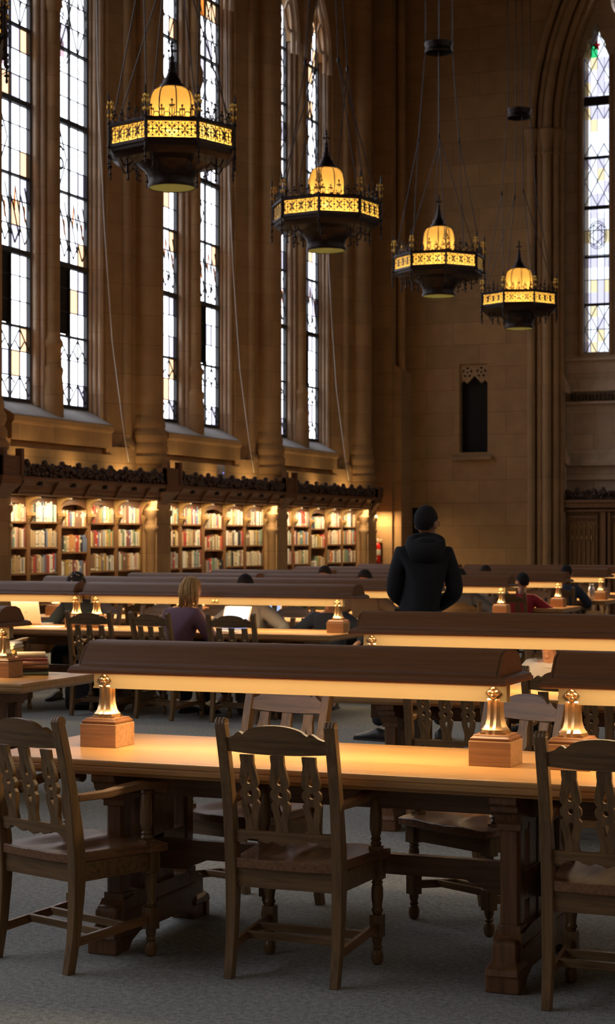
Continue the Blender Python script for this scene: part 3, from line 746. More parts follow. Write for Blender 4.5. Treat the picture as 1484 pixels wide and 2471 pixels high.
    for sx in (-1, 1): sweep_rect([((sx*.2085, .015, .115), (.009, 0, 0), (0, 0, .016)), ((sx*.221, .40, .145), (.009, 0, 0), (0, 0, .016))], st)
    for o in (0, 1): pass
    for sx in (-1, 1):
        b = MB(); sweep_rect([((sx*.2085, .015, .112), (.009, 0, 0), (0, 0, .017)), ((sx*.221, .40, .145), (.009, 0, 0), (0, 0, .017))], b); b.build('stretcher', W['chair_y'], t, 0, .002)
    for y, z in ((.165, .128), (.275, .138)):
        MB().box(-.212, .212, y-.010, y+.010, z-.014, z+.014).build('stretcher', W['chair_x'], t, 0, .002)
    return t
CH = make_chair(); _cu = [False]
def chair(x, y, deg, label, group=None):
    o = place(CH, _cu[0], (x, y, 0), radians(deg), label, group); _cu[0] = True; return o
G1 = 'armchairs around the nearest table'
chair(-2.54, 6.04, 0, 'oak armchair seen square from behind, in the middle of the near table side', G1)
chair(-3.52, 5.935, -19, 'oak armchair turned slightly with its right arm showing, by left end of near table', G1)
chair(-1.345, 6.04, 0, 'dark oak armchair cut off by the right edge of the picture', G1)
chair(-3.13, 7.44, 166, 'oak armchair facing us tucked behind the near table under its lamp', G1)
chair(-2.065, 7.53, 152, 'pale lit oak armchair facing us behind right post of the near lamp', G1)
G2 = 'armchairs at the second table on the right'
chair(-2.89, 9.12, 0, 'oak armchair with its back to us seen between near lamp posts at second table', G2)
chair(-2.215, 9.05, 0, 'oak armchair with its back to us at second table, behind gap between near lamps', G2)
GA = 'armchairs along the purple sweater table'
chair(-7.94, 14.42, 0, 'empty oak armchair with its back to us, next left of the purple sweater person', GA)
chair(-7.28, 14.36, -14, 'oak armchair the blond person in purple sits in', GA)
chair(-6.50, 14.36, 0, 'empty oak armchair with its back to us, right of the purple sweater person', GA)
chair(-9.04, 14.40, 0, 'oak armchair at the left picture edge behind the lamp and book stacks', GA)
chair(-6.78, 16.35, 176, 'lit pale oak armchair facing us opposite, beside the right lamp post', GA)
chair(-7.55, 16.30, 184, 'lit pale oak armchair facing us behind the glowing laptop screen', GA)
chair(-8.22, 16.34, 180, 'lit pale oak armchair facing us just left of the blond head', GA)
chair(-8.95, 16.42, 180, 'oak armchair the person in the spotted head scarf sits in', GA)
chair(-8.72, 17.05, 8, 'dark oak armchair with its back to us beyond the head scarf person', 'armchairs along farther tables')
GF = 'armchairs along farther tables'
chair(-6.20, 20.75, 178, 'lit oak armchair facing us left of the red sweater person', GF)
chair(-5.92, 21.15, 4, 'oak armchair the person in the red sweater sits in', GF)
chair(-6.12, 23.05, 184, 'lit oak armchair facing us right of the red sweater person', GF)
chair(-6.0, 26.05, 180, 'small lit oak armchair facing us beside the steel bottle far back', GF)
chair(-5.97, 23.80, 4, 'far oak armchair the person in navy sits in', GF)
chair(-5.55, 17.95, 200, 'oak armchair seen just right of the standing person in black', GF)
chair(-2.73, 10.98, 184, 'oak armchair the person in the pale jacket sits in', G2)

# ------------------------------------------------------------------ trestle table
def trestle(b, x):
    """arched sled foot, three posts with slits between, corbelled head; along y, centred on the table"""
def make_table(x0, x1, y, trestles, label, group, dep=.46):
    t = thing('reading_table', label, 'table', ((x0+x1)/2, y, 0), 0, group)
    L = (x1-x0)/2; cx = (x0+x1)/2
    prof = [(dep-.004, .760), (dep, .754), (dep, .742), (dep-.006, .736), (dep-.004, .732), (dep-.008, .716), (dep-.022, .706), (dep-.026, .700)]
    rings = []
    for d, z in prof:
        q = dep - d; rings.append([(-L+q, -d, z), (L-q, -d, z), (L-q, d, z), (-L+q, d, z)])
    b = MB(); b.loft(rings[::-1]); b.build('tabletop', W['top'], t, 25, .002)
    b = MB()
    for sy in (-1, 1): b.box(-L+.36, L-.36, sy*.19-.012, sy*.19+.012, .60, .701)
    for sx in (-1, 1): b.box(sx*(L-.37)-.012, sx*(L-.37)+.012, -.19, .19, .60, .701)
    b.build('apron', W['table_x'], t, 0)
    for xt in trestles:
        x = xt - cx
        r = MB()
        side = [(-.41, 0), (-.41, .075), (-.385, .09), (-.375, .12), (-.36, .17), (-.325, .20), (-.20, .215), (.20, .215), (.325, .20), (.36, .17), (.375, .12), (.385, .09), (.41, .075), (.41, 0), (.30, 0), (.27, .03), (.20, .055), (-.20, .055), (-.27, .03), (-.30, 0)]
        r.plate([side], .105, fn=lambda a, z, c: (x + c, a, z))
        for sy in (-1, 1):
            r.box(x-.064, x+.064, sy*.405 - (.015 if sy > 0 else .02), sy*.405 + (.02 if sy > 0 else .015), 0, .065)
            r.loft([[(x-a, sy*.36-.075+e, z), (x+a, sy*.36-.075+e, z), (x+a, sy*.36+.075-e, z), (x-a, sy*.36+.075-e, z)] for a, e, z in ((.064, 0, .06), (.062, .008, .085), (.050, .03, .105), (.046, .034, .11), (.046, .036, .165), (.040, .045, .182))])
        r.box(x-.06, x+.06, -.33, .33, .145, .158)
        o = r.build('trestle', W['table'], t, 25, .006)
        for sy in (-1, 1):
            p = MB(); w2, c2 = .038, .012; yy = sy*.285
            octo = [(x-w2+c2, yy-w2), (x+w2-c2, yy-w2), (x+w2, yy-w2+c2), (x+w2, yy+w2-c2), (x+w2-c2, yy+w2), (x-w2+c2, yy+w2), (x-w2, yy+w2-c2), (x-w2, yy-w2+c2)]
            p.prism(octo, .2, .60); p.box(x-.044, x+.044, yy-.044, yy+.044, .19, .225); p.box(x-.046, x+.046, yy-.046, yy+.046, .565, .60)
            p.build('post', W['table'], o, 20, .003)
        m = MB(); m.box(x-.028, x+.028, -.15, .15, .2, .60); m.box(x-.034, x+.034, -.045, .045, .2, .60); m.box(x-.034, x+.034, -.24, .24, .30, .41)
        m.build('centre_panel', W['table'], o, 0, .003)
        hd = MB(); hd.plate([[(-.42, .700), (-.42, .672), (-.40, .662), (-.395, .64), (-.36, .628), (-.345, .60), (-.33, .588), (.33, .588), (.345, .60), (.36, .628), (.395, .64), (.40, .662), (.42, .672), (.42, .700)]], .10, fn=lambda a, z, c: (x + c, a, z)); hd.build('head', W['table'], o, 25, .004)
    ts = sorted(trestles)
    for a, b2 in zip(ts, ts[1:]):
        a -= cx; b2 -= cx; l = b2 - a
        s = MB(); s.plate([[(a+.03, .395), (b2-.03, .395), (b2-.03, .275), (b2-.16, .275), (b2-.19, .290), (b2-.23, .305), (b2-.26, .318), (a+.26, .318), (a+.23, .305), (a+.19, .290), (a+.16, .275), (a+.03, .275)]], .045, fn=lambda x2, z, c: (x2, c, z)); s.build('stretcher', W['table_x'], t, 25, .003)
    return t
GT = 'long oak reading tables'
make_table(-3.87, .62, 6.61, (-3.36, -1.755, .15), 'nearest long oak reading table with two lamps on it', GT)
make_table(-3.85, .62, 9.80, (-3.33, -1.70, .15), 'second oak reading table on the right, behind the nearest one', GT)
make_table(-10.4, -5.52, 9.64, (-9.9, -7.95, -6.02), 'oak reading table at the left edge carrying stacked books', GT)
ROWS = dict(A=15.25, B=17.55, C=19.55, D=21.95, E=24.85, F=27.55)
tl = dict(A='oak reading table where the blond person in purple works', B='oak reading table directly behind the purple sweater row', C='oak reading table just beyond the standing person in black', D='oak reading table where the red sweater person sits', E='far oak reading table with the steel bottle near its end', F='farthest oak reading table in front of the end wall')
XE = dict(A=-5.76, B=-5.6, C=-5.33, D=-5.32, E=-5.45, F=-5.1)
for k, y in ROWS.items(): make_table(-10.4, XE[k], y, (-9.9, -7.95, XE[k]-.5), tl[k], GT)

# ------------------------------------------------------------------ long reading lamp of the tables
LAMPW = 32.0
def make_lamp(x0, x1, y, posts, label, group, mids=()):
    t = thing('reading_lamp', label, 'lamp', ((x0+x1)/2, y, .76), 0, group)
    L = (x1-x0)/2; cx = (x0+x1)/2; Z = lambda z: z - .76
    sh = [(.163, 1.106), (.160, 1.118), (.112, 1.176), (.104, 1.181), (.060, 1.196), (0, 1.199)]
    rings = []
    outer = [(-d, z) for d, z in sh] + [(d, z) for d, z in sh[::-1][1:]]
    inner = [(d*.93, z - .008) for d, z in outer][::-1]
    sec = [(a, Z(z)) for a, z in outer + inner]
    b = MB()
    ends = [(-L+.035, 1), (-L+.060, 1), (L-.060, 1), (L-.035, 1)]
    b.loft([[(x, a, z) for a, z in sec] for x in (-L+.04, L-.04)])
    for sx in (-1, 1): b.prism([(a, z) for a, z in [(p, Z(q)) for p, q in outer]], -.006, .006, M=Matrix(((0,0,1,sx*(L-.040)), (1,0,0,0), (0,1,0,0), (0,0,0,1))))
    b.build('shade', W['shade'], t, 25)
    # moulding round the rim
    m = MB(); pr = [(.186, 1.070), (.197, 1.074), (.1975, 1.084), (.192, 1.090), (.190, 1.098), (.172, 1.106), (.160, 1.108), (.160, 1.078)]
    rings = []
    for d, z in pr:
        q = .1975 - d; rings.append([(-L+q, -d, Z(z)), (L-q, -d, Z(z)), (L-q, d, Z(z)), (-L+q, d, Z(z))])
    rings.append(rings[0]); m.loft(rings, cap=False); m.build('rim', W['shade'], t, 30)
    p0, p1 = min(posts) - cx, max(posts) - cx
    b = MB(); b.box(p0-.05, p1+.05, -.024, .024, Z(1.002), Z(1.088)); b.box(p0-.052, p1+.052, -.027, .027, Z(.999), Z(1.005)); b.build('light_bar', W_BAR, t, 0)
    def rosette(x, s):
        for sy in (-1, 1):
            r = MB()
            for i in range(4):
                a = pi/2*i + pi/4*0
                M = Matrix.Translation((x + .013*s*cos(a), sy*.029, Z(1.034) + .013*s*sin(a)))
                r.ball((0, 0, 0), (.012*s, .006, .012*s), 8, 5, M=M)
            r.ball((x, sy*.034, Z(1.034)), .007*s, 8, 5)
            r.add([(x, sy*.031, Z(1.034)-.031*s), (x+.031*s, sy*.031, Z(1.034)), (x, sy*.031, Z(1.034)+.031*s), (x-.031*s, sy*.031, Z(1.034)), (x, sy*.022, Z(1.034)-.031*s), (x+.031*s, sy*.022, Z(1.034)), (x, sy*.022, Z(1.034)+.031*s), (x-.031*s, sy*.022, Z(1.034))], [(0,1,2,3), (0,4,5,1), (1,5,6,2), (2,6,7,3), (3,7,4,0)])
            r.build('rosette', BRASS, t, 40)
    for xp in posts:
        x = xp - cx; rosette(x, 1.0)
        k = MB(); k.box(x-.083, x+.083, -.083, .083, 0, .095); blk = k.build('base_block', W['block'], t, 0, .003)
        k = MB(); k.loft([[(x-a, -a, z), (x+a, -a, z), (x+a, a, z), (x-a, a, z)] for a, z in ((.078, .095), (.078, .105), (.070, .112), (.068, .118))]); k.build('cap', W['shade'], blk, 25, .003)
        pr = MB()
        prof = [(.052, .118), (.052, .134), (.044, .140), (.034, .152), (.026, .175), (.0225, .205), (.0225, .238), (.026, .246), (.022, .252)]
        for ax, ay in ((.012, .012), (-.012, .012), (.012, -.012), (-.012, -.012)):      # cluster of four facetted shafts
            pr.lathe([(r*.78, z) for r, z in prof], x + ax*(1.0), ay, 8)
        pr.box(x-.047, x+.047, -.047, .047, .118, .126)
        pr.build('post', BRASS, t, 30)
    for xm in mids:
        rosette(xm - .018 - cx, .6); rosette(xm + .018 - cx, .6)
    for sy in (-1, 1):
        li = bpy.data.lights.new('lamp_light', 'AREA'); li.shape = 'RECTANGLE'; li.size = 2*L - .14; li.size_y = .09; li.color = (1, .72, .39); li.energy = LAMPW/2*(2*L)/1.84
        lo = bpy.data.objects.new('lamp_light', li); COL.objects.link(lo); lo.parent = t; lo.location = (0, sy*.098, Z(1.110)); lo.rotation_euler = (sy*radians(30), 0, 0)
    return t
W_BAR = simple('lamp_bar_gilt', (.24, .185, .100), .6, spec=.2, var=.05)
GL = 'long oak hooded reading lamps'
make_lamp(-3.645, -1.805, 6.61, (-3.565, -1.90), 'nearest wooden hooded reading lamp stretching across the middle of the near table', GL)
make_lamp(-1.68, .16, 6.61, (-1.60, .08), 'hooded reading lamp cut by the right edge, next along the near table', GL)
make_lamp(-3.63, -1.79, 9.80, (-3.55, -1.87), 'hooded reading lamp of the second right table, above the near lamp in view', GL)
make_lamp(-7.68, -5.84, 9.64, (-7.60, -5.92), 'hooded lamp end on the left table beside the stacked books', GL)
ra = dict(A='reading lamp in front of the blond person in purple', B='hooded reading lamp one row behind the blond person', C='hooded reading lamp just right of the standing person', D='reading lamp at the table of the red sweater person', E='reading lamp beside the steel bottle on a far table', F='farthest hooded reading lamp before the end wall')
rb = dict(A='left section of the lamp row above the silver laptop', B='left section of the hooded lamp one row behind the blond person', C='left section of the hooded lamp two rows behind the blond person', D='left section of the hooded lamp at the red sweater row', E='left section of the hooded lamp at the steel bottle row', F='left section of the farthest hooded lamp row')
PE = dict(A=-5.86, B=-5.75, C=-5.55, D=-5.50, E=-5.62, F=-5.3)
for k, y in ROWS.items():
    e = PE[k] + (.23 if k == 'A' else .15)
    make_lamp(-8.44, e, y, (-8.34, PE[k]), ra[k], GL, mids=(-7.08,) if k == 'A' else ())
    make_lamp(-10.24, -8.47, y, (-10.12, -8.56), rb[k], GL)

# ------------------------------------------------------------------ bookcases under the windows
CV = (-12.5)
def make_bookcase(k):
    C = bayc(k); c0, c1 = C - 2.13, C + 2.13
    nm = ['nearest oak bookcase, at the left under the first pair of windows', 'middle oak bookcase under the second pair of windows', 'farthest oak bookcase, beside the fire extinguisher'][k]
    t = thing('bookcase', nm, 'bookcase', (-12.9, C, 0), 0, 'oak bookcases built along the left wall')
    off = Matrix.Translation((12.9, -C, 0))
    def pt(mb, name, m, bev=0, sm=0):
        o = mb.build(name, m, t, sm, bev); o.matrix_parent_inverse = off; return o
    pt(MB().box(-13.0, -12.985, c0, c1, 0, 2.36), 'back_panel', W['case_d'])
    for i in range(6):
        y = c0 + .852*i; th = .045
        pt(MB().box(-12.985, -12.80, y-th, y+th, 0, 2.2), 'upright', W['case'], .004)
    shelves = {}
    for i in range(5):
        ya, yb = c0 + .852*i + .045, c0 + .852*(i+1) - .045
        zs = (1.845, 1.493, 1.135) if i != 2 else (1.785, 1.420, 1.045)
        if k == 2 and i == 2: zs = (1.80, 1.44, 1.02)
        for z in zs + (.70, .25):
            pt(MB().box(-12.985, -12.805, ya, yb, z-.026, z), 'shelf', W['case'], .003)
        shelves[i] = (ya, yb, zs)
    # arched brackets that carry the cornice: one on every upright
    for i in range(6):
        y = c0 + .852*i
        br = [(-12.80, 1.97)] + [(-12.80 + .17*(1-cos(a)), 1.97 + .19*sin(a)) for a in [pi/2*j/8 for j in range(1, 9)]] + [(-12.63, 2.2), (-12.985, 2.2), (-12.985, 1.97)]
        b = MB(); b.prism(br, -.05, .05, M=Matrix(((1,0,0,0), (0,0,1,y), (0,1,0,0), (0,0,0,1))))
        o = pt(b, 'bracket', W['bracket'], .004, 30)
        cb = MB(); cb.loft([[(-12.80, y-a, z), (-12.80+d, y-a, z), (-12.80+d, y+a, z), (-12.80, y+a, z)] for a, d, z in ((.02, .02, 1.83), (.035, .05, 1.88), (.045, .06, 1.895), (.045, .06, 1.91), (.055, .085, 1.925), (.055, .085, 1.94), (.05, .08, 1.97))]); cb.build('corbel', W['bracket'], o, 20)
        if i < 5:     # shallow arched head between brackets
            ya, yb = y + .05, y + .802; m = (ya+yb)/2; w2 = (yb-ya)/2
            hd = [(ya, 2.2), (ya, 2.00)] + [(m - w2*cos(a), 2.00 + .10*sin(a)) for a in [pi*j/12 for j in range(1, 12)]] + [(yb, 2.00), (yb, 2.2)]
            h = MB(); h.prism(hd, -12.84, -12.82, M=Matrix(((0,0,1,0), (1,0,0,0), (0,1,0,0), (0,0,0,1)))); pt(h, 'arched_head', W['case_d'])
    # coved cornice with little square bosses and ribs
    a0, a1 = C - PITCH/2 + .27, C + PITCH/2 - .27
    pr = [(-12.985, 2.2), (-12.54, 2.2), (-12.525, 2.215), (-12.52, 2.245), (-12.49, 2.26), (-12.475, 2.32), (-12.44, 2.365), (-12.40, 2.385), (-12.39, 2.41), (-12.39, 2.44), (-12.985, 2.44)]
    b = MB(); b.prism(pr, a0, a1, M=Matrix(((1,0,0,0), (0,0,1,0), (0,1,0,0), (0,0,0,1))))
    rb2 = bo = b
    for i in range(10):
        y = a0 + .05 + (a1-a0-.1)*i/9
        if i % 2 == 0: rb2.prism([(-12.53, 2.2), (-12.50, 2.2), (-12.40, 2.36), (-12.39, 2.41), (-12.44, 2.38)], y-.022, y+.022, M=Matrix(((1,0,0,0), (0,0,1,0), (0,1,0,0), (0,0,0,1))))
        else: bo.box(-12.475, -12.41, y-.035, y+.035, 2.325, 2.375, 1)
    pt(b, 'cornice', [W['case_d'], DARK], 0, 20)
    rng = random.Random(11+k); cr = MB(); foliage(cr, a0, a1, -12.50, -12.42, 2.45, 2.60, 520, 'y', rng, .022, .05); cr.box(-12.50, -12.46, a0, a1, 2.44, 2.60)
    for i in range(9):
        y = a0 + .2 + i*.47; cr.ball((-12.46, y, 2.635), (.045, .05, .045), 8, 5)
    pt(cr, 'cresting', W['carve'], 0, 60)
    # tall end block over the stone pier at the near end
    for yy, last in ((C - PITCH/2, False),) + (((C + PITCH/2 - .02, True),) if k == 2 else ()):
        p = MB(); w2 = .25 if not last else .12
        p.box(-12.95, -12.38, yy-w2, yy+w2, 2.44, 2.70 if not last else 2.62)
        for s2 in (-1, 1): p.box(-12.46, -12.36, yy+s2*(w2-.035)-.035, yy+s2*(w2-.035)+.035, 2.44, 2.80 if not last else 2.66)
        p.loft([[(-12.95, yy-a, z), (d, yy-a, z), (d, yy+a, z), (-12.95, yy+a, z)] for a, d, z in ((w2*.45, -12.56, 2.14), (w2*.62, -12.53, 2.17), (w2*.8, -12.47, 2.26), (w2, -12.40, 2.33), (w2, -12.38, 2.44))])
        pt(p, 'end_block', W['case_d'], .005, 20)
    # strip light tucked under the cornice, small spots on top washing the wall
    for ya, yb in [(c0 + .852*i + .13, c0 + .852*(i+1) - (.13 if i < 4 else .02)) for i in range(5)]:
        li = bpy.data.lights.new('shelf_light', 'AREA'); li.shape = 'RECTANGLE'; li.size = .05; li.size_y = yb - ya; li.color = (1, .76, .45); li.energy = SHELFW/5
        lo = bpy.data.objects.new('shelf_light', li); COL.objects.link(lo); lo.location = (-12.565, (ya+yb)/2, 2.194); lo.rotation_euler = (0, radians(-2), 0)
    for yy in (C-1.2, C+.2, C+1.6):        # small lamps lying behind the cresting, washing the wall above
        li = bpy.data.lights.new('wall_washer', 'AREA'); li.shape = 'DISK'; li.size = .12; li.color = (1, .70, .32); li.energy = 3.0
        lo = bpy.data.objects.new('wall_washer', li); COL.objects.link(lo); lo.location = (-12.72, yy, 2.50); lo.rotation_euler = (0, radians(180 - 20), 0)
    if k == 2:
        li = bpy.data.lights.new('shelf_light', 'AREA'); li.shape = 'RECTANGLE'; li.size = .05; li.size_y = .25; li.color = (1, .70, .36); li.energy = 22
        lo = bpy.data.objects.new('shelf_light', li); COL.objects.link(lo); lo.location = (-12.56, 34.93, 2.10); lo.rotation_euler = (radians(12), 0, 0)
    return shelves
SHELFW = 56.0
SHELVES = [make_bookcase(k) for k in range(3)]
# ------------------------------------------------------------------ books
BC = {'cream': (.68, .56, .38), 'white': (.76, .70, .60), 'tan': (.52, .36, .19), 'brown': (.24, .13, .07), 'red': (.48, .06, .04), 'maroon': (.28, .08, .07), 'orange': (.60, .28, .10), 'green': (.20, .27, .17), 'teal': (.14, .27, .28), 'blue': (.16, .20, .31), 'grey': (.36, .34, .30), 'black': (.03, .028, .028), 'ochre': (.48, .32, .08), 'pink': (.55, .30, .24)}
BW = {'cream': 26, 'white': 20, 'tan': 15, 'brown': 9, 'red': 7, 'maroon': 6, 'orange': 6, 'green': 7, 'teal': 4, 'blue': 6, 'grey': 9, 'black': 5, 'ochre': 7, 'pink': 5}
BM = {k: simple(k + '_book_cloth', c, .6, var=.18, scale=14) for k, c in BC.items()}
PAPER = simple('book_pages', (.70, .62, .45), .8)
def book_mesh(mb, M, mi=0, pi_=1, var=0, dk=2):
    """unit book standing: spine on +x, y thickness, z height"""
    n = 5; pts = [(.5 - .06 + .06*sin(pi*i/n), -.5 + i/n) for i in range(n+1)]
    mb.prism(pts + [(-.5, .5), (-.5, .38), (.40, .38), (.40, -.38), (-.5, -.38), (-.5, -.5)], 0, 1, mi, M)
    mb.box(-.47, .41, -.38, .38, .02, .975, pi_, M)
    lab = lambda z0, z1, m: mb.prism([(x + .012, y) for x, y in pts] + [(.42, .5), (.42, -.5)], z0, z1, m, M)
    if var == 1: lab(.62, .82, pi_)
    if var == 2: lab(.80, .84, dk); lab(.16, .20, dk)
    if var == 3: lab(.05, .16, pi_)
BD = {}; BV = {}
INK = simple('dark_spine_print', (.10, .06, .04), .6)
for k in BC:
    for var in range(4):
        mb = MB(); book_mesh(mb, Matrix(), var=var); BV[k, var] = mb.data('book', [BM[k], PAPER, INK], 30)
    BD[k] = BV[k, 0]
ORD = ['first', 'second', 'third', 'fourth', 'fifth', 'sixth', 'seventh', 'eighth', 'ninth', 'tenth', 'eleventh', 'twelfth', 'thirteenth', 'fourteenth', 'fifteenth', 'sixteenth', 'seventeenth', 'eighteenth', 'nineteenth', 'twentieth'] + ['twenty-' + o for o in ('first', 'second', 'third', 'fourth', 'fifth', 'sixth', 'seventh', 'eighth', 'ninth')]
rng = random.Random(42); nbook = 0; rest = MB(); restm = list(BC)
def fill_shelf(ya, yb, z, top, cb, short=1.0):
    y = ya + rng.uniform(.004, .02); n = 0; base = rng.choice([.235, .25, .265])*short
    run = None
    while True:
        if run is None or rng.random() < .72: run = rng.choices(list(BW), list(BW.values()))[0]
        th = rng.uniform(.026, .056); h = base*rng.uniform(.84, 1.10); d = rng.uniform(.14, .165)
        if y + th > yb - .006: break
        cb(n, run, y + th/2, th*.96, min(h, top), d); n += 1; y += th + rng.choice([0, 0, 0, .002])
    return n
for k in (0, 1, 2):
    for i in range(5):
        ya, yb, zs = SHELVES[k][i]
        for s, z in enumerate(zs):
            pend = []
            fill_shelf(ya, yb, z, .30, lambda n, c, y, th, h, d: pend.append((n, c, y, th, h, d)), .92 if i == 2 else 1.0)
            if k == 2 and i == 2 and s == 2: pend = [(n, ('ochre' if n == 10 else c), y, th, h*(.62 if n < 8 else 1), d) for n, c, y, th, h, d in pend]
            for n, c, y, th, h, d in pend:
                x = -12.812 - d/2 + .01
                if nbook < 298:
                    o = bpy.data.objects.new('book', BV[c, rng.choice((0, 0, 0, 0, 0, 1, 2, 2, 3))]); COL.objects.link(o); o.location = (x, y, z); o.scale = (d, th, h)
                    tag(o, f"{c} book, {ORD[n]} along the {['top', 'middle', 'lower'][s]} shelf, {ORD[i]} section of the {['nearest', 'middle', 'farthest'][k]} bookcase", 'book', f"books on the shelves of the {['nearest', 'middle', 'farthest'][k]} bookcase"); nbook += 1
                else:
                    M = Matrix.Translation((x, y, z)) @ Matrix.Diagonal((d, th, h, 1)); book_mesh(rest, M, restm.index(c), len(restm), rng.choice((0, 0, 0, 0, 0, 1, 2, 2, 3)), len(restm)+1)
rb3 = rest.build('book_rows', [BM[k] for k in restm] + [PAPER, INK], None, 30); rb3['kind'] = 'stuff'; rb3['label'] = 'rows of mixed books on the shelves of the two farther bookcases'
# ------------------------------------------------------------------ octagonal lanterns on cords
AMBER = milk_glass('amber_art_glass', (.50, .335, .088), .16, (.85, .66, .26))
DOMEG = milk_glass('amber_dome_glass', (.050, .030, .0078), .0)
LOWG = milk_glass('greenish_bottom_glass', (.016, .0155, .006), 0)
AP = .655                                     # centre to face
def make_lantern():
    t = thing('hanging_lantern', '', 'chandelier')
    R = AP/cos(pi/8); cor = lambda i, r: (r*cos(pi/4*i + pi/8), r*sin(pi/4*i + pi/8))
    def octring(mb, prof):
        mb.loft([[(*cor(i, r/cos(pi/8)), z) for i in range(8)] for r, z in prof], cap=False)
    b = MB()
    octring(b, [(AP, .085), (AP+.02, .09), (AP+.025, .115), (AP+.01, .13), (AP-.02, .13), (AP-.02, .085), (AP, .085)])
    octring(b, [(AP, -.085), (AP+.012, -.09), (AP+.014, -.125), (AP-.005, -.135), (AP-.01, -.165), (AP-.05, -.205), (AP-.08, -.225), (AP-.30, -.245), (AP-.30, -.225), (AP-.06, -.19), (AP-.02, -.13), (AP-.02, -.085), (AP, -.085)])
    b.build('band_frame', BRONZE, t, 25)
    for i in range(8):
        x, y = cor(i, R)
        MB().tube([(x, y, -.14), (x, y, .13)], .018, 8).build('corner_post', BRONZE, t)
        a = pi/4*i + pi/8
        f = MB(); f.tube([(x*1.03, y*1.03, -.26), (x*1.03, y*1.03, .36)], .009, 6); f.lathe([(.010, .36), (.017, .375), (.010, .39), (.014, .41), (.003, .47), (0, .48)], x*1.03, y*1.03, 6)
        for z in (.13, -.12, -.22): f.ball((x*1.03, y*1.03, z), .02, 8, 5)
        fo = f.build('finial', BRONZE, t)
        g = MB()
        g.tube([(x, y, .18), (x, y, .345)], .007, 5)
        for z, s in ((.35, .026), (.30, .036), (.21, .030)):
            for k in range(4):
                aa = a + pi/2*k; g.ball((x*1.0 + s*cos(aa), y*1.0 + s*sin(aa), z), (.012, .012, .026), 6, 4)
        g.build('gilt_leaf', GOLD, fo)
        p = MB(); p.tube([(x*1.03, y*1.03, -.20), (x*1.03, y*1.03, -.33)], .009, 6); p.ball((x*1.03, y*1.03, -.30), (.028, .028, .012), 8, 4); p.ball((x*1.03, y*1.03, -.345), (.014, .014, .025), 6, 4)
        p.build('pendant', BRONZE, t)
    W2 = 2*AP*math.tan(pi/8)
    for i in range(8):
        A = pi/4*i; M = Matrix.Rotation(A, 4, 'Z') @ Matrix.Translation((AP-.012, 0, 0)) @ Matrix(((0,0,1,0), (1,0,0,0), (0,1,0,0), (0,0,0,1)))
        MB().add([(-W2/2, -.09, 0), (W2/2, -.09, 0), (W2/2, .09, 0), (-W2/2, .09, 0)], [(0,1,2,3)], 0, M).build('glass_panel', AMBER, t, 0)
        g = MB(); n = 4; cw = W2/n
        def flat(pts):
            for (x0, y0), (x1, y1) in zip(pts, pts[1:]):
                d = Vector((x1-x0, y1-y0)); q = Vector((-d.y, d.x)).normalized()*.0032
                g.add([(x0+q.x, y0+q.y, .010), (x1+q.x, y1+q.y, .010), (x1-q.x, y1-q.y, .010), (x0-q.x, y0-q.y, .010), (x0+q.x, y0+q.y, .004), (x1+q.x, y1+q.y, .004), (x1-q.x, y1-q.y, .004), (x0-q.x, y0-q.y, .004)], [(0,1,2,3), (7,6,5,4), (0,4,5,1), (2,6,7,3)], 0, M)
        for j in range(n):
            cx = -W2/2 + cw*(j+.5)
            flat([(cx + cw*.46*cos(2*pi*q/16), .074*sin(2*pi*q/16)) for q in range(17)])
            for q in range(4):
                a = pi/2*q + pi/4; ox, oy = cx + .036*cos(a), .032*sin(a)
                flat([(ox + .026*cos(2*pi*u/8), oy + .026*sin(2*pi*u/8)) for u in range(9)])
            for xx, yy in ((cx - cw/2, 0), (cx - cw/2, .06), (cx - cw/2, -.06), (cx, .0), (cx, .062), (cx, -.062), (cx-cw*.27, .03), (cx+cw*.27, -.03), (cx-cw*.27, -.03), (cx+cw*.27, .03)):
                g.add([(xx-.012, yy, .011), (xx, yy-.014, .011), (xx+.012, yy, .011), (xx, yy+.014, .011)], [(0,1,2,3)], 0, M)
            flat([(cx - cw/2, -.085), (cx - cw/2, .085)])
        g.build('grille', BRONZE, t, 0)
        c = MB()           # pierced cresting of fleurs on the top rail
        for j in range(5):
            u = -W2/2 + W2*(j+.5)/5; hh = .19 if j == 2 else .13
            c.tube([M @ Vector((u, .12, 0)), M @ Vector((u, .12+hh, 0))], .006, 5)
            for s in (-1, 1):
                c.tube([M @ Vector((u + s*.028*sin(pi*v/6)*(1 if v < 5 else .6), .125 + hh*.8*v/6, 0)) for v in range(7)], .0055, 5)
                c.ball(M @ Vector((u + s*.022, .12 + hh*.72, 0)), .011, 6, 4)
            c.ball(M @ Vector((u, .12 + hh, 0)), .014, 6, 4)
            if j < 4: c.tube([M @ Vector((u + W2/10 + .03*cos(2*pi*v/10), .155 + .03*sin(2*pi*v/10), 0)) for v in range(11)], .005, 5)
        c.build('cresting', BRONZE, t, 60)
        br = MB(); rot = Matrix.Rotation(A + pi/8, 4, 'Z')      # scrolled bracket under the flare
        br.tube([rot @ Vector(p) for p in ((.60, 0, -.22), (.56, 0, -.30), (.50, 0, -.29), (.46, 0, -.25), (.40, 0, -.30), (.42, 0, -.38), (.36, 0, -.40))], .009, 6)
        br.tube([rot @ Vector((.52, 0, -.22)), rot @ Vector((.52, 0, -.36))], .010, 6); br.ball(rot @ Vector((.52, 0, -.37)), (.02, .02, .014), 6, 4)
        br.build('bracket', BRONZE, t, 60)
    bq = lambda L: [(r, -.235 + (z + .235)*.68) for r, z in L]
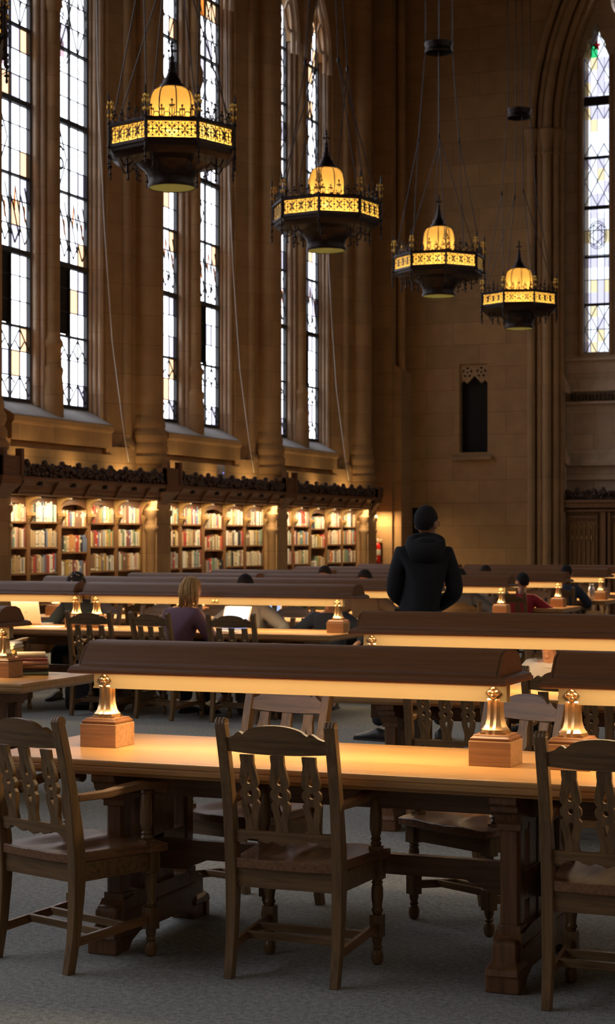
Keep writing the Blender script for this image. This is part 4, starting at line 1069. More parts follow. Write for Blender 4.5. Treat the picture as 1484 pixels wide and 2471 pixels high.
    bw = MB(); bw.lathe(bq([(.40, -.235), (.36, -.27), (.31, -.33), (.272, -.40), (.255, -.46), (.258, -.47), (.250, -.50), (.250, -.56), (.262, -.565), (.262, -.60), (.255, -.625), (.248, -.625), (.243, -.56), (.245, -.46), (.265, -.40), (.30, -.33), (.35, -.27), (.39, -.23)]), 0, 0, 32, cap=False); bw.build('bowl', BRONZE, t, 40)
    bg = MB(); bg.lathe(bq([(0, -.642), (.10, -.638), (.20, -.625), (.248, -.612)]), 0, 0, 28, cap=False); bg.build('bottom_glass', LOWG, t)
    d = MB(); dp = [(.236, .09), (.240, .20), (.242, .36), (.238, .44), (.224, .505), (.196, .555), (.150, .582), (.09, .596)]
    d.lathe(dp, 0, 0, 32)
    dm = MB(); dm.v = d.v; dm.f = [f for f in d.f if len(f) == 4]; dm.m = [0]*len(dm.f); dm.build('dome', DOMEG, t, 180)
    for i in range(8):
        a = pi/4*i + .2; r = MB(); r.tube([((q+.006)*cos(a), (q+.006)*sin(a), z) for q, z in dp], .007, 6)
        for s in (-1, 1):
            r.tube([(.246*cos(a + s*(.05 + .12*sin(pi*v/6))), .246*sin(a + s*(.05 + .12*sin(pi*v/6))), .10 + .14*v/6) for v in range(7)], .006, 5)
            r.ball((.246*cos(a + s*.15), .246*sin(a + s*.15), .22), .016, 6, 4)
        a2 = a + pi/8; r.tube([(.246*cos(a2), .246*sin(a2), .10), (.246*cos(a2), .246*sin(a2), .19)], .005, 5); r.ball((.247*cos(a2), .247*sin(a2), .20), .018, 6, 4)
        r.build('rib', BRONZE, t, 60)
    s = MB(); SZ = Matrix.Translation((0, 0, .115)); s.lathe([(.12, .455), (.135, .47), (.135, .50), (.10, .53), (.095, .56), (.065, .60), (.045, .65), (.05, .67), (.03, .70), (.034, .74), (.02, .77), (.028, .80), (.012, .83), (.010, .92), (.022, .93), (.010, .945), (.016, .97), (0, 1.0)], 0, 0, 16, M=SZ)
    for k in range(4): s.ball((.035*cos(pi/2*k), .035*sin(pi/2*k), .88), (.02, .02, .014), 6, 4, M=SZ)
    s.build('spire', BRONZE, t, 50)
    ring = MB(); ring.lathe([(.205, 3.33), (.222, 3.34), (.222, 3.37), (.212, 3.39), (.212, 3.43), (.226, 3.46), (.226, 3.49), (.20, 3.50), (.195, 3.42), (.20, 3.34), (.205, 3.33)], 0, 0, 24); ring.f = [f for f in ring.f if len(f) == 4]; ring.m = [0]*len(ring.f); ring.build('hanging_ring', BRONZE, t, 40)
    for k in range(4):
        a = pi/2*k + .25; px, py = .21*cos(a), .21*sin(a); c = MB()
        c.tube([(px, py, ZC - 5.92 + .05), (px, py, 3.4)], .0085, 5)
        q = (.32*cos(a), .32*sin(a), 1.95); c.tube([(px, py, 3.4), q], .0085, 5); c.ball(q, (.02, .02, .05), 6, 5)
        for i in (2*k, 2*k+1):
            x, y = cor(i, R*.97); c.tube([q, (x, y, .12)], .0075, 5)
        c.build('cable', BRONZE, t, 60)
    MB().ball((0, 0, .14), .06, 14, 8).build('bulb', emit('lantern_bulb_glass', (1, .80, .45), 22), t)
    return t
LB = 500.0
LT = make_lantern()
for i, (y, ang, lab) in enumerate(((17.6, -63.7, 'nearest full hanging lantern, in front of the first pair of windows'), (22.2, -53.8, 'second hanging lantern, in front of the far pair of windows'), (27.05, -85.7, 'third hanging lantern, against the end wall stone, left of the smallest one'), (31.8, -74.7, 'smallest hanging lantern, farthest away, beside the arch shafts'), (12.9, -60.0, 'lantern almost wholly out of view at the upper left corner'))):
    place(LT, i > 0, (-8.70, y, 5.92), radians(ang), lab, 'hanging lanterns in a row')
    li = bpy.data.lights.new('lantern_bulb', 'POINT'); li.energy = LB; li.color = (1, .74, .40); li.shadow_soft_size = .075
    lo = bpy.data.objects.new('lantern_bulb', li); COL.objects.link(lo); lo.location = (-8.70, y, 6.06); li.cycles.cast_shadow = True

# ------------------------------------------------------------------ small things
def stack_book(x, y, z, w, d, h, rz, c, label, group):
    o = bpy.data.objects.new('book', BD[c]); COL.objects.link(o)
    o.rotation_mode = 'XYZ'; o.rotation_euler = (radians(-90), 0, radians(rz)); o.scale = (w, h, d)
    o.matrix_world = Matrix.Translation((x, y, z + h/2)) @ Matrix.Rotation(radians(rz), 4, 'Z') @ Matrix.Translation((0, -d/2, 0)) @ Matrix.Rotation(radians(-90), 4, 'X') @ Matrix.Diagonal((w, h, d, 1))
    return tag(o, label, 'book', group)
z = .76; pos = ['lowest', 'second', 'third', 'fourth', 'fifth', 'topmost']
for i, (w, d, h, rz, c) in enumerate(((.20, .27, .022, -60, 'green'), (.19, .25, .020, -54, 'black'), (.205, .27, .024, -64, 'brown'), (.20, .26, .024, -57, 'pink'), (.19, .26, .020, -62, 'maroon'), (.17, .22, .030, -58, 'cream'))):
    stack_book(-5.86, 9.86, z, w*.82, d*.8, h, rz, c, f'{pos[i]} book of the stack standing free on the left table', 'books stacked on the left table'); z += h
z = .76
for i, (w, d, h, rz, c) in enumerate(((.20, .27, .045, 15, 'brown'), (.20, .26, .04, 18, 'grey'), (.19, .26, .035, 12, 'tan'), (.20, .25, .03, 16, 'ochre'), (.19, .26, .022, 14, 'cream'), (.19, .25, .018, 17, 'white'))):
    stack_book(-6.13, 10.0, z, w*.9, d*.85, h, rz, c, f'{pos[i]} book of the pale pile behind the lamp block on the left table', 'books piled behind the lamp'); z += h

ALU = simple('laptop_aluminium', (.72, .66, .58), .35, .3, var=.04)
def laptop(x, y, z, rz, open_deg, screen, label, w=.32, d=.225):
    t = thing('laptop', label, 'laptop', (x, y, z), radians(rz))       # user sits at -y, lid hinged at +y
    MB().box(-w/2, w/2, -d/2, d/2, 0, .014).build('base', ALU, t, 0, .004)
    MB().box(-w/2+.02, w/2-.02, -.02, d/2-.02, .0142, .0155).build('keyboard', simple('laptop_keys', (.03, .03, .03), .6), t, 0)
    M = Matrix.Translation((0, d/2, .014)) @ Matrix.Rotation(radians(open_deg-90), 4, 'X').inverted()
    o = MB().box(-w/2, w/2, 0, .007, 0, d, M=M).build('lid', ALU, t, 0, .003)
    MB().box(-w/2+.01, w/2-.01, -.001, 0, .012, d-.01, M=M).build('screen', screen, o, 0)
    lg = MB(); lg.ball((0, .0075, d*.52), (.012, .001, .014), 8, 5, M=M); lg.build('lid_emblem', simple('lid_emblem', (.45, .42, .38), .3), o)
    return t
SCR = simple('dim_screen', (.03, .03, .035), .2)
def screen_mat(name, c, s):
    m, nt, b = mat(name); tc = N(nt, 'ShaderNodeTexCoord'); sp = N(nt, 'ShaderNodeSeparateXYZ'); nt.links.new(tc.outputs['Generated'], sp.inputs[0])
    cr = N(nt, 'ShaderNodeValToRGB'); cr.color_ramp.interpolation = 'CONSTANT'; e = cr.color_ramp.elements
    e[0].position = 0; e[0].color = (.25, .35, .75, 1); e[1].position = .22; e[1].color = (*c, 1)
    nt.links.new(sp.outputs['Z'], cr.inputs['Fac']); nt.links.new(cr.outputs['Color'], b.inputs['Emission Color']); b.inputs['Emission Strength'].default_value = s; b.inputs['Base Color'].default_value = (.02, .02, .02, 1)
    return m
laptop(-9.24, 15.60, .76, 178, 104, SCR, 'silver laptop seen from behind, open in front of the head scarf person')
laptop(-6.88, 15.02, .76, -16, 108, screen_mat('bright_screen', (.92, .97, 1), 1.3), 'open laptop with a bright white screen before the blond person')
laptop(-7.52, 17.32, .76, -6, 105, screen_mat('blue_screen', (.45, .62, 1), .9), 'open laptop with a bluish screen one table beyond, at the grey sweater')

# fire extinguisher
t = thing('fire_extinguisher', 'red fire extinguisher with white label on the stone wall past the bookcases', 'fire extinguisher', (-12.66, 35.20, 1.10))
RED = simple('extinguisher_red', (.55, .012, .008), .3)
MB().lathe([(.06, 0), (.072, .01), (.075, .03), (.075, .33), (.068, .37), (.045, .40), (.028, .415)], 0, 0, 20).build('cylinder', RED, t)
MB().lathe([(.0757, .16), (.0762, .165), (.0762, .275), (.0757, .28)], 0, 0, 20).build('label', simple('extinguisher_label', (.72, .66, .5), .5), t)
MB().box(-.03, .03, -.0775, -.0745, .075, .115).build('tag', simple('inspection_tag', (.8, .55, .4), .6), t, 0)
MB().lathe([(.03, .41), (.03, .44), (.018, .45), (.018, .475)], 0, 0, 12).build('valve', simple('valve_metal', (.5, .45, .4), .3, .8), t)
MB().box(-.015, .10, -.012, .012, .475, .49).box(-.015, .07, -.012, .012, .45, .46).box(-.03, .015, -.018, .018, .46, .51).build('handle', simple('handle_metal', (.75, .66, .55), .4), t, 0, .003)
MB().tube([(-.02, -.02, .44), (-.08, -.02, .42), (-.098, -.01, .34), (-.092, 0, .24), (-.088, 0, .18)], .011, 8).build('hose', simple('pale_hose', (.62, .55, .45), .6), t)
MB().box(-.08, .08, .075, .10, .02, .42).box(-.078, .078, .02, .08, .10, .12).build('wall_bracket', BRONZE, t, 0)

# white device on the middle bookcase
t = thing('wireless_access_point', 'small white plastic device standing on the middle bookcase cornice', 'network device', (-12.68, 27.5, 2.44))
MB().box(-.045, .045, -.085, .085, .0, .40).build('case', simple('white_plastic', (.62, .60, .62), .4, var=.03), t, 0, .02)
MB().ball((.047, 0, .27), .010, 8, 5).build('status_light', emit('violet_led', (.35, .25, 1), 2), t)

# bottles
def bottle(x, y, z, c, label, h=.2, r=.036):
    t = thing('bottle', label, 'bottle', (x, y, z), 0, 'bottles on the far tables')
    MB().lathe([(r*.9, 0), (r, .006), (r, h*.70), (r*.92, h*.76), (r*.6, h*.84), (r*.55, h*.86)], 0, 0, 18).build('body', c, t)
    MB().lathe([(r*.62, h*.86), (r*.66, h*.87), (r*.66, h*.98), (r*.55, h)], 0, 0, 14).build('cap', simple('bottle_cap', (.5, .47, .45), .4), t)
STEEL = simple('brushed_steel', (.78, .72, .70), .25, .7)
bottle(-5.70, 24.62, .76, STEEL, 'steel drinking bottle on a far table right of the person in navy', .22, .045)
bottle(-5.52, 27.22, .76, simple('pale_blue_bottle', (.50, .56, .66), .25), 'pale bottle on the farthest table near the right picture edge', .2, .045)
bottle(-8.60, 15.72, .76, simple('clear_plastic_bottle', (.35, .38, .42), .2), 'small plastic bottle beside the lamp post near the head scarf person', .19, .033)

# papers
o = MB().box(-.15, .15, -.105, .105, 0, .003).build('paper_sheet', simple('white_paper', (.80, .75, .66), .7, var=.03)); o.location = (-8.86, 15.22, .76); o.rotation_euler = (0, 0, .2); tag(o, 'white paper sheet on the table right of the silver laptop', 'paper')
o = MB().box(-.15, .15, -.105, .105, 0, .004).build('paper_sheet', simple('white_paper_sheet', (.80, .75, .66), .7, var=.03)); o.location = (-8.35, 15.30, .76); o.rotation_euler = (0, 0, -.15); tag(o, 'white paper sheet on the table behind the empty chair', 'paper')

# backpacks on the floor under the tables
def backpack(x, y, rz, c, label):
    t = thing('backpack', label, 'bag', (x, y, 0), radians(rz), 'bags on the floor')
    m = simple(label.split()[0] + '_bag_cloth', c, .8, var=.3, scale=10)
    b = MB(); rings = []
    for z, w, d in ((0, .14, .085), (.03, .165, .10), (.18, .17, .105), (.32, .15, .09), (.40, .11, .065), (.43, .06, .03)):
        rings.append([(w*(abs(cos(a))**.6)*(1 if cos(a) > 0 else -1), d*(abs(sin(a))**.6)*(1 if sin(a) > 0 else -1), z) for a in [2*pi*i/20 for i in range(20)]])
    b.loft(rings); b.build('body', m, t, 60)
    p = MB(); p.loft([[(.11*(abs(cos(a))**.6)*(1 if cos(a) > 0 else -1), -.10 + .04*(abs(sin(a))**.6)*(1 if sin(a) > 0 else -1), z) for a in [2*pi*i/16 for i in range(16)]] for z in (.05, .08, .2, .22)]); p.build('front_pocket', m, t, 60)
    h = MB(); h.tube([(-.03, .03, .42), (-.025, .03, .46), (.025, .03, .46), (.03, .03, .42)], .008, 6); h.build('grab_handle', m, t)
    for s in (-1, 1): MB().tube([(s*.07, .09, .38), (s*.09, .13, .28), (s*.09, .12, .12), (s*.10, .09, .04)], .014, 6).build('strap', m, t)
backpack(-8.35, 15.0, 20, (.02, .02, .024), 'black backpack on the floor under the table left of the purple sweater')
backpack(-6.62, 15.1, -10, (.10, .09, .08), 'grey backpack on the floor under the table right of the purple sweater')
# ------------------------------------------------------------------ people
SKIN = simple('skin', (.48, .26, .16), .5, var=.08); SKIN_D = simple('skin_tan', (.34, .17, .10), .5, var=.08)
SHOE = simple('dark_shoe', (.02, .018, .018), .4)
def skin_mesh(J, E, root, sub=1):
    """J: name -> (xyz, radius). one continuous surface grown round the skeleton"""
    names = list(J); me = bpy.data.meshes.new('t')
    me.from_pydata([J[n][0] for n in names], [(names.index(a), names.index(b)) for a, b in E], [])
    o = bpy.data.objects.new('t', me); COL.objects.link(o)
    o.modifiers.new('s', 'SKIN'); sv = me.skin_vertices[0].data
    for i, n in enumerate(names):
        r = J[n][1]; sv[i].radius = r if isinstance(r, tuple) else (r, r); sv[i].use_root = n == root
    if sub: o.modifiers.new('u', 'SUBSURF').levels = sub
    m2 = bpy.data.meshes.new_from_object(o.evaluated_get(DG()))
    vs = [tuple(v.co) for v in m2.vertices]; fs = [tuple(p.vertices) for p in m2.polygons]
    bpy.data.objects.remove(o); bpy.data.meshes.remove(me); bpy.data.meshes.remove(m2)
    return vs, fs
def remeshed(name, vs, fs, m, parent, voxel, smooth=4):
    me = bpy.data.meshes.new('t'); me.from_pydata(vs, [], fs); o = bpy.data.objects.new('t', me); COL.objects.link(o)
    r = o.modifiers.new('r', 'REMESH'); r.mode = 'VOXEL'; r.voxel_size = voxel
    s = o.modifiers.new('m', 'SMOOTH'); s.factor = .5; s.iterations = smooth
    m2 = bpy.data.meshes.new_from_object(o.evaluated_get(DG())); bpy.data.objects.remove(o)
    bm = bmesh.new(); bm.from_mesh(m2); bm.verts.ensure_lookup_table(); seen = set(); best = []
    for v0 in bm.verts:             # keep the one connected surface
        if v0.index in seen: continue
        st = [v0]; seen.add(v0.index); isl = []
        while st:
            v = st.pop(); isl.append(v)
            for ed in v.link_edges:
                w = ed.other_vert(v)
                if w.index not in seen: seen.add(w.index); st.append(w)
        if len(isl) > len(best): best = isl
    keep = set(best); bmesh.ops.delete(bm, geom=[v for v in bm.verts if v not in keep], context='VERTS'); bm.to_mesh(m2); bm.free()
    m2.name = name; m2.materials.clear(); m2.materials.append(m); m2.shade_smooth()
    n = bpy.data.objects.new(name, m2); COL.objects.link(n); n.parent = parent
    return n
def head_geo(M):
    h = MB()
    h.ball((0, 0, .02), (.076, .095, .105), 18, 12, M=M); h.ball((0, .022, -.055), (.056, .066, .065), 14, 9, M=M)      # skull, jaw
    h.ball((0, .088, -.095), (.026, .02, .02), 10, 6, M=M)                                                              # chin
    h.loft([[(-.010, .090, .022), (.010, .090, .022), (.008, .06, .022), (-.008, .06, .022)], [(-.016, .112, -.022), (.016, .112, -.022), (.018, .07, -.022), (-.018, .07, -.022)], [(-.012, .098, -.034), (.012, .098, -.034), (.012, .07, -.034), (-.012, .07, -.034)]], M=M)   # nose
    h.ball((0, .090, -.060), (.024, .010, .007), 10, 5, M=M); h.ball((0, .088, -.072), (.021, .010, .007), 10, 5, M=M)     # lips
    for s in (-1, 1):
        h.ball((s*.034, .086, .030), (.022, .010, .008), 8, 5, M=M)                                                       # brow
        h.ball((s*.084, -.004, -.012), (.013, .022, .034), 10, 7, M=M)                                                    # ear
    return h
def hand(J, E, side, wrist, d, up, wn, curl=.5):
    d = Vector(d).normalized(); up = Vector(up); up = (up - d*up.dot(d)).normalized(); sd = d.cross(up).normalized()*side
    w = Vector(wrist); p = w + d*.045; J[wn+'p'] = (tuple(p), (.030, .018)); E.append((wn, wn+'p'))
    for i, (o, l) in enumerate(((-.027, .070), (-.009, .082), (.009, .077), (.026, .060))):
        a = p + d*.045 + sd*o; b = a + d*l*.5 - up*l*.25*curl; c = b + d*l*.35 - up*l*.45*curl
        for nm, q, r in (('a', a, .0100), ('b', b, .0088), ('c', c, .0075)): J[f'{wn}{i}{nm}'] = (tuple(q), r)
        E.extend(((wn+'p', f'{wn}{i}a'), (f'{wn}{i}a', f'{wn}{i}b'), (f'{wn}{i}b', f'{wn}{i}c')))
    a = w + d*.03 - sd*.034 - up*.008; b = a + d*.035 - sd*.018 - up*.012
    J[wn+'ta'] = (tuple(a), .012); J[wn+'tb'] = (tuple(b), .0095); E.extend(((wn+'p', wn+'ta'), (wn+'ta', wn+'tb')))
def person(label, loc, rz, shirt, trousers, hair, pose, k=1.0, lean=0.1, side=0.0, yaw=0, nod=0, arms=None, hairstyle='short', skin=SKIN, voxel=.0075, hood=False, wear=('sweater', 'trousers'), glasses=False, bulk=0):
    t = thing('person', label, 'person', loc, radians(rz)); t.scale = (k, k, k)
    J = {}; E = []
    sit = pose == 'sit'
    hz = .52 if sit else .93
    V = Vector
    pel = V((0, 0, hz)); wai = pel + V((side*.3, lean*.35 - (.01 if sit else 0), .17)); che = pel + V((side*.8, lean*.85, .37)); nb = pel + V((side, lean*1.15, .52)); hd0 = nb + V((side*.1, .015 + lean*.12, .075))
    J['pel'] = (tuple(pel), (.155, .115)); J['wai'] = (tuple(wai), (.135, .098)); J['che'] = (tuple(che), (.155, .112)); J['nb'] = (tuple(nb), (.062, .06)); J['hd'] = (tuple(hd0), .053); J['hd2'] = (tuple(hd0 + V((0, .012, .06))), .05)
    E += [('pel', 'wai'), ('wai', 'che'), ('che', 'nb'), ('nb', 'hd'), ('hd', 'hd2')]
    hc = hd0 + V((0, .02, .095))
    feet = {}
    for s, n in ((-1, 'l'), (1, 'r')):
        sh = che + V((s*.175, 0, .085)); J['s'+n] = (tuple(sh), .062)
        ea, wa = (arms or {}).get(n, ((s*.27, .02, -.20), (s*.20, .22, -.26)))
        el = sh + V(ea) - V((s*.175, 0, 0))*0; el = sh + V((ea[0] - s*.0, ea[1], ea[2])); wr = sh + V(wa)
        J['e'+n] = (tuple(el), .043); J['w'+n] = (tuple(wr), .027); E += [('che', 's'+n), ('s'+n, 'e'+n), ('e'+n, 'w'+n)]
        hand(J, E, s, wr, wr - el, (0, 0, 1), 'w'+n, .55)
        hip = pel + V((s*.095, 0, -.05 if not sit else 0)); J['h'+n] = (tuple(hip), .088)
        if sit: kn = V((s*.12, .40, .53)); an = V((s*.12, .38, .09)); toe = an + V((0, .14, -.05))
        else:
            fx, fy, tx, ty = (arms or {}).get('f'+n, (s*.12, 0, 0, 1))
            an = V((fx, fy, .085)); kn = V((fx*.75 + s*.01, fy*.5 + .03, .50)); toe = an + V((tx*.15, ty*.15, -.05))
        J['k'+n] = (tuple(kn), .058); J['a'+n] = (tuple(an), .038); J['t'+n] = (tuple(toe), (.038, .028)); E += [('pel', 'h'+n), ('h'+n, 'k'+n), ('k'+n, 'a'+n), ('a'+n, 't'+n)]
        feet[n] = (an, toe)
    vs, fs = skin_mesh(J, E, 'pel', 1)
    HM = Matrix.Translation(hc) @ Matrix.Rotation(radians(yaw), 4, 'Z') @ Matrix.Rotation(radians(-nod), 4, 'X')
    h = head_geo(HM); o = len(vs); vs = vs + h.v; fs = fs + [[i + o for i in f] for f in h.f]
    remeshed('body', vs, fs, skin, t, voxel)
    e = MB()
    for s in (-1, 1): e.ball((s*.031, .090, .010), (.013, .008, .009), 10, 6, M=HM)
    e.build('eye', simple('eye_white', (.6, .55, .5), .2), t)
    # clothes
    g = .016
    JS = {n: J[n] for n in ('pel', 'wai', 'che', 'sl', 'sr', 'el', 'er', 'wl', 'wr')}
    add = lambda r, q: (r[0]+q, r[1]+q) if isinstance(r, tuple) else r+q
    JS = {n: (p, add(r, g + (.012 if n in ('el', 'er', 'wl', 'wr') else .006))) for n, (p, r) in JS.items()}
    
    for n in ('pel', 'wai', 'che'): JS[n] = (JS[n][0], add(JS[n][1], bulk))
    JS['hem'] = (tuple(pel + V((0, 0, -.10 if not sit else -.02))), (.175 + bulk, .13 + bulk)); JS['nb'] = (tuple(nb + V((0, 0, -.02))), (.075, .070))
    ES = [('hem', 'pel'), ('pel', 'wai'), ('wai', 'che'), ('che', 'nb')] + [('che', 's'+n) for n in 'lr'] + [('s'+n, 'e'+n) for n in 'lr'] + [('e'+n, 'w'+n) for n in 'lr']
    vs, fs = skin_mesh(JS, ES, 'che', 2); c = MB().add(vs, fs).build(wear[0], shirt, t, 180)
    if hood:
        hb = MB(); nn = 22
        ringc = nb + V((0, -.035, .03))
        hb.tube([(ringc + V((.105*cos(a), .075*sin(a) - .035, .030*sin(a) - .045*(sin(a) < 0)*abs(sin(a))))) for a in [2*pi*i/nn for i in range(nn+1)]], [.045 + .028*max(0, -sin(2*pi*i/nn)) for i in range(nn+1)], 12)
        hb.ball(nb + V((0, -.115, -.02)), (.12, .055, .095), 16, 10); hb.ball(nb + V((-.05, -.125, -.05)), (.08, .045, .075), 12, 8); hb.ball(nb + V((.06, -.12, -.04)), (.075, .045, .08), 12, 8)
        hb.build('hood', shirt, t, 180)
    JT = {'pel': (tuple(pel + V((0, 0, -.02))), (.162, .122))}; ET = []
    for n in 'lr':
        JT['h'+n] = (J['h'+n][0], .102); JT['k'+n] = (J['k'+n][0], .075); JT['a'+n] = (tuple(V(J['a'+n][0]) + V((0, 0, .02))), .058); ET += [('pel', 'h'+n), ('h'+n, 'k'+n), ('k'+n, 'a'+n)]
    vs, fs = skin_mesh(JT, ET, 'pel', 2); MB().add(vs, fs).build(wear[1], trousers, t, 180)
    for n in 'lr':
        an, toe = feet[n]; d = (toe - an); d.z = 0; d.normalize(); a = math.atan2(d.y, d.x) - pi/2
        M = Matrix.Translation((an.x, an.y, 0)) @ Matrix.Rotation(a, 4, 'Z'); sb = MB()
        rings = []
        for y, w, hh in ((-.075, .025, .05), (-.06, .036, .085), (0, .038, .10), (.06, .042, .075), (.13, .046, .055), (.18, .038, .042), (.205, .018, .030)):
            rings.append([M @ V((w*cos(q), y, hh/2 + hh/2*sin(q))) for q in [2*pi*i/14 for i in range(14)]])
        sb.loft([[tuple(p) for p in r] for r in rings]); sb.box(-.042, .042, -.075, .19, 0, .018, M=M); sb.build('shoe', SHOE, t, 60)
    # hair
    hb = MB(); rg = random.Random(hash(label) % 1000 if False else len(label))
    if hairstyle in ('short', 'long', 'bob'):
        nn, mm = 26, 16; vs = []; fs = []
        for j in range(mm+1):
            th = pi/2 - (pi*.86)*j/mm
            for i in range(nn):
                a = 2*pi*i/nn; front = max(0, sin(a))
                low = -.10 + .58*front if sin(a) > -.05 else -.12 - .66*min(1, (-sin(a) - .05)/.45); t2 = max(th, low); r = 1 + .02*rg.random()
                vs.append(tuple(HM @ V((.085*cos(t2)*cos(a)*r, -.004 + .103*cos(t2)*sin(a)*r, .028 + .112*sin(t2)*r))))
        for j in range(mm):
            for i in range(nn): fs.append((j*nn+i, (j+1)*nn+i, (j+1)*nn+(i+1) % nn, j*nn+(i+1) % nn))
        hb.add(vs, fs)
    if hairstyle == 'long':          # loose locks combed back from the crown and falling to the collar
        for i in range(70):
            a = rg.uniform(pi*.93, pi*2.07); c0 = HM @ V((.02*cos(a), -.02 + .02*sin(a), .135)); k1 = rg.uniform(.98, 1.10)
            p1 = HM @ V((.062*cos(a)*k1, .075*sin(a)*k1 - .01, .105)); p2 = HM @ V((.088*cos(a)*k1, .106*sin(a)*k1 - .004, .03)); L = rg.uniform(.06, .19)
            p3 = p2 + V((cos(a)*.010 + rg.uniform(-.012, .012), -.004, -.07)); p4 = p2 + V((cos(a)*-.004 + rg.uniform(-.025, .025), rg.uniform(-.02, .01), -.07 - L))
            hb.tube([c0, p1, p2, p3, p4], [.006, .010, .011, .010, .003], 5)
    if hairstyle == 'scarf':
        hb.ball((0, -.006, .030), (.094, .112, .112), 20, 12, M=HM); hb.ball((.02, -.105, .0), (.04, .035, .04), 10, 6, M=HM)
    ho = hb.build('head_scarf' if hairstyle == 'scarf' else 'hair', hair, t, 180)
    if hairstyle == 'scarf':
        d = MB()
        for i in range(34):
            a = rg.uniform(0, 2*pi); q = rg.uniform(-.1, 1.3); d.ball(HM @ V((.095*cos(q)*cos(a), -.006 + .113*cos(q)*sin(a), .030 + .113*sin(q))), .007, 6, 4)
        d.build('dots', simple('scarf_dots', (.6, .58, .5), .8), ho)
    if glasses:
        gl = MB()
        for s in (-1, 1):
            gl.tube([HM @ V((s*.032 + .022*cos(a), .107, .008 + .017*sin(a))) for a in [2*pi*i/14 for i in range(15)]], .0022, 5)
            gl.tube([HM @ V((s*.054, .106, .012)), HM @ V((s*.080, .06, .012)), HM @ V((s*.084, -.005, .010))], .0022, 5)
        gl.tube([HM @ V((-.010, .108, .010)), HM @ V((.010, .108, .010))], .0022, 5)
        gl.build('glasses', simple('spectacle_frame', (.05, .04, .04), .3), t)
    return t
NAVYBLK = simple('black_hoodie_cloth', (.0075, .008, .011), .9, var=.3, scale=9)
JEAN = simple('dark_denim', (.012, .014, .022), .85, var=.25)
HBLK = simple('black_hair', (.008, .007, .008), .9, var=.5, scale=55, bump=.9); HBRN = simple('brown_hair', (.03, .016, .01), .5, var=.4, scale=40)
HBLD = simple('blond_hair', (.50, .30, .11), .7, var=.45, scale=30)
cl = lambda n, c: simple(n, c, .85, var=.2, scale=8)
person('person standing in the aisle seen from behind in a black hooded jacket', (-4.56, 13.64, 0), 18.5, NAVYBLK, JEAN, HBLK, 'stand', 1.07, .03, .055, -32, 4,
       {'l': ((-.055, -.02, -.28), (.10, .18, -.40)), 'r': ((.065, -.02, -.28), (-.09, .18, -.40)), 'fl': (-.30, .0, -.85, .5), 'fr': (.17, .05, .2, .95)}, skin=SKIN_D, hood=True, wear=('hooded_jacket', 'trousers'), glasses=True, voxel=.0065, bulk=.022)
person('blond person in a purple sweater seated with back to us at a laptop', (-7.26, 14.66, 0), -14, cl('purple_knit', (.17, .085, .12)), JEAN, HBLD, 'sit', .94, .15, .06, -28, 14,
       {'l': ((-.12, .10, -.24), (.02, .32, -.20)), 'r': ((.12, .10, -.24), (.0, .32, -.20))}, 'long')
person('person in a black spotted head scarf typing on the silver laptop', (-8.95, 16.12, 0), 180, cl('black_jacket_cloth', (.018, .024, .028)), JEAN, cl('black_scarf', (.012, .014, .018)), 'sit', .95, .12, 0, -12, 18,
       {'l': ((-.11, .10, -.22), (-.03, .36, -.20)), 'r': ((.12, .12, -.20), (.20, .40, -.215))}, 'scarf')
person('person with black hair in a grey sweater seated opposite, head above the lamp hood', (-7.08, 16.10, 0), 176, cl('grey_knit', (.22, .20, .18)), JEAN, HBLK, 'sit', .945, .10, 0, 10, 20, None, 'short')
person('person in a dark blue jacket bent low behind the right end of the lamp', (-6.30, 16.25, 0), 186, cl('dark_blue_jacket', (.016, .022, .040)), JEAN, HBLK, 'sit', .87, .12, 0, 0, 30, None, 'short')
person('dark haired person one table back, hair just above hood left of the standing person', (-6.72, 18.45, 0), 180, cl('brown_shirt', (.08, .05, .03)), JEAN, HBLK, 'sit', .95, .10, 0, 0, 18, None, 'short')
person('dark haired person two tables back, crown of hair above a hood right of blond head', (-7.95, 20.40, 0), 180, cl('olive_shirt', (.06, .06, .03)), JEAN, HBLK, 'sit', .955, .10, 0, 0, 18, None, 'short')
person('dark haired person two tables back, right beside the standing person elbow', (-6.27, 20.45, 0), 180, cl('charcoal_shirt', (.04, .04, .05)), JEAN, HBLK, 'sit', .94, .10, 0, 0, 18, None, 'short')
person('dark haired person at the red sweater table, just a cap of hair above the hood', (-6.66, 22.85, 0), 180, cl('grey_shirt', (.08, .08, .09)), JEAN, HBLK, 'sit', .94, .10, 0, 0, 18, None, 'short')
person('dark haired person in navy beyond the red sweater, crown of head above the hood', (-5.96, 24.14, 0), 4, cl('navy_jacket_cloth', (.020, .030, .055)), JEAN, HBLK, 'sit', .93, .08, 0, 0, 4,
       {'r': ((.16, .04, -.20), (.10, .26, -.24)), 'l': ((-.12, .04, -.20), (-.05, .26, -.24))}, 'short')
person('person in a red sweater seated with back to us, head turned left', (-5.86, 21.46, 0), 8, cl('red_knit', (.30, .012, .020)), JEAN, HBLK, 'sit', .885, .08, .02, 50, 8, None, 'short', skin=SKIN_D)
person('person in a pale jacket bent low behind the lamp of the second table', (-2.68, 10.60, 0), 168, cl('pale_jacket', (.50, .46, .40)), JEAN, HBRN, 'sit', .855, .16, -.06, 0, 35,
       {'l': ((-.10, .12, -.22), (.06, .34, -.16)), 'r': ((.12, .12, -.22), (.10, .36, -.10))}, 'short')

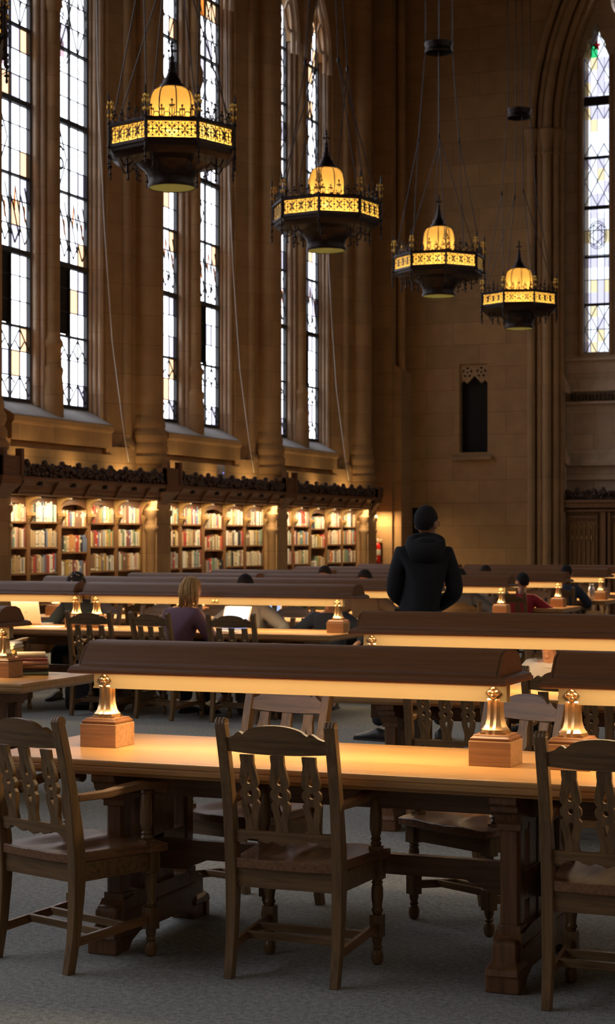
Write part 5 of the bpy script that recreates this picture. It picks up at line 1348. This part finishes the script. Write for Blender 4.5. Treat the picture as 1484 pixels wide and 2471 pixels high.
# ------------------------------------------------------------------ camera, daylight
cam = bpy.data.cameras.new('camera'); co = bpy.data.objects.new('camera', cam); COL.objects.link(co)
co.location = (0, 0, 1.62); co.rotation_euler = (radians(90), 0, radians(22))
cam.sensor_fit = 'HORIZONTAL'; cam.sensor_width = 36; cam.lens = 4345/1484*36; cam.shift_y = 62.5/1484; cam.clip_end = 200
cam.dof.use_dof = True; cam.dof.focus_distance = 7.2; cam.dof.aperture_fstop = 13
scene.camera = co
w = bpy.data.worlds.new('sky'); scene.world = w; w.use_nodes = True; nt = w.node_tree
bg = nt.nodes['Background']; tc = N(nt, 'ShaderNodeTexCoord'); sp = N(nt, 'ShaderNodeSeparateXYZ'); nt.links.new(tc.outputs['Generated'], sp.inputs[0])
cr = N(nt, 'ShaderNodeValToRGB'); cr.color_ramp.elements[0].position = .45; cr.color_ramp.elements[0].color = (.16, .17, .17, 1); cr.color_ramp.elements[1].position = .54; cr.color_ramp.elements[1].color = (.93, .94, 1, 1)
mr = N(nt, 'ShaderNodeMapRange'); mr.inputs['From Min'].default_value = -1; mr.inputs['From Max'].default_value = 1; nt.links.new(sp.outputs['Z'], mr.inputs['Value'])
nt.links.new(mr.outputs['Result'], cr.inputs['Fac']); nt.links.new(cr.outputs['Color'], bg.inputs['Color']); bg.inputs['Strength'].default_value = SKY
def portal(loc, sx, sy, ry, rx=0):
    li = bpy.data.lights.new('daylight_portal', 'AREA'); li.shape = 'RECTANGLE'; li.size = sx; li.size_y = sy; li.cycles.is_portal = True
    o = bpy.data.objects.new('daylight_portal', li); COL.objects.link(o); o.location = loc; o.rotation_euler = (rx, ry, 0)
for k in range(-7, 3):
    portal((GX-.1, bayc(k), 7.95), 9.0, 2.8, radians(-90)); portal((XR+.4, bayc(k), 7.9), 8.8, 2.8, radians(90))
portal((-4.6, GY+.2, 9.2), 8.6, 8.0, 0, radians(-90))
scene.view_settings.view_transform = 'Standard'; scene.view_settings.look = 'None'; scene.view_settings.gamma = 1; scene.view_settings.use_curve_mapping = False
scene.view_settings.exposure = 0
cy = scene.cycles; cy.use_denoising = True; cy.max_bounces = 8; cy.diffuse_bounces = 4; cy.glossy_bounces = 3; cy.transmission_bounces = 6; cy.transparent_max_bounces = 12; cy.sample_clamp_indirect = 4; cy.caustics_reflective = False; cy.caustics_refractive = False
cy.use_light_tree = True
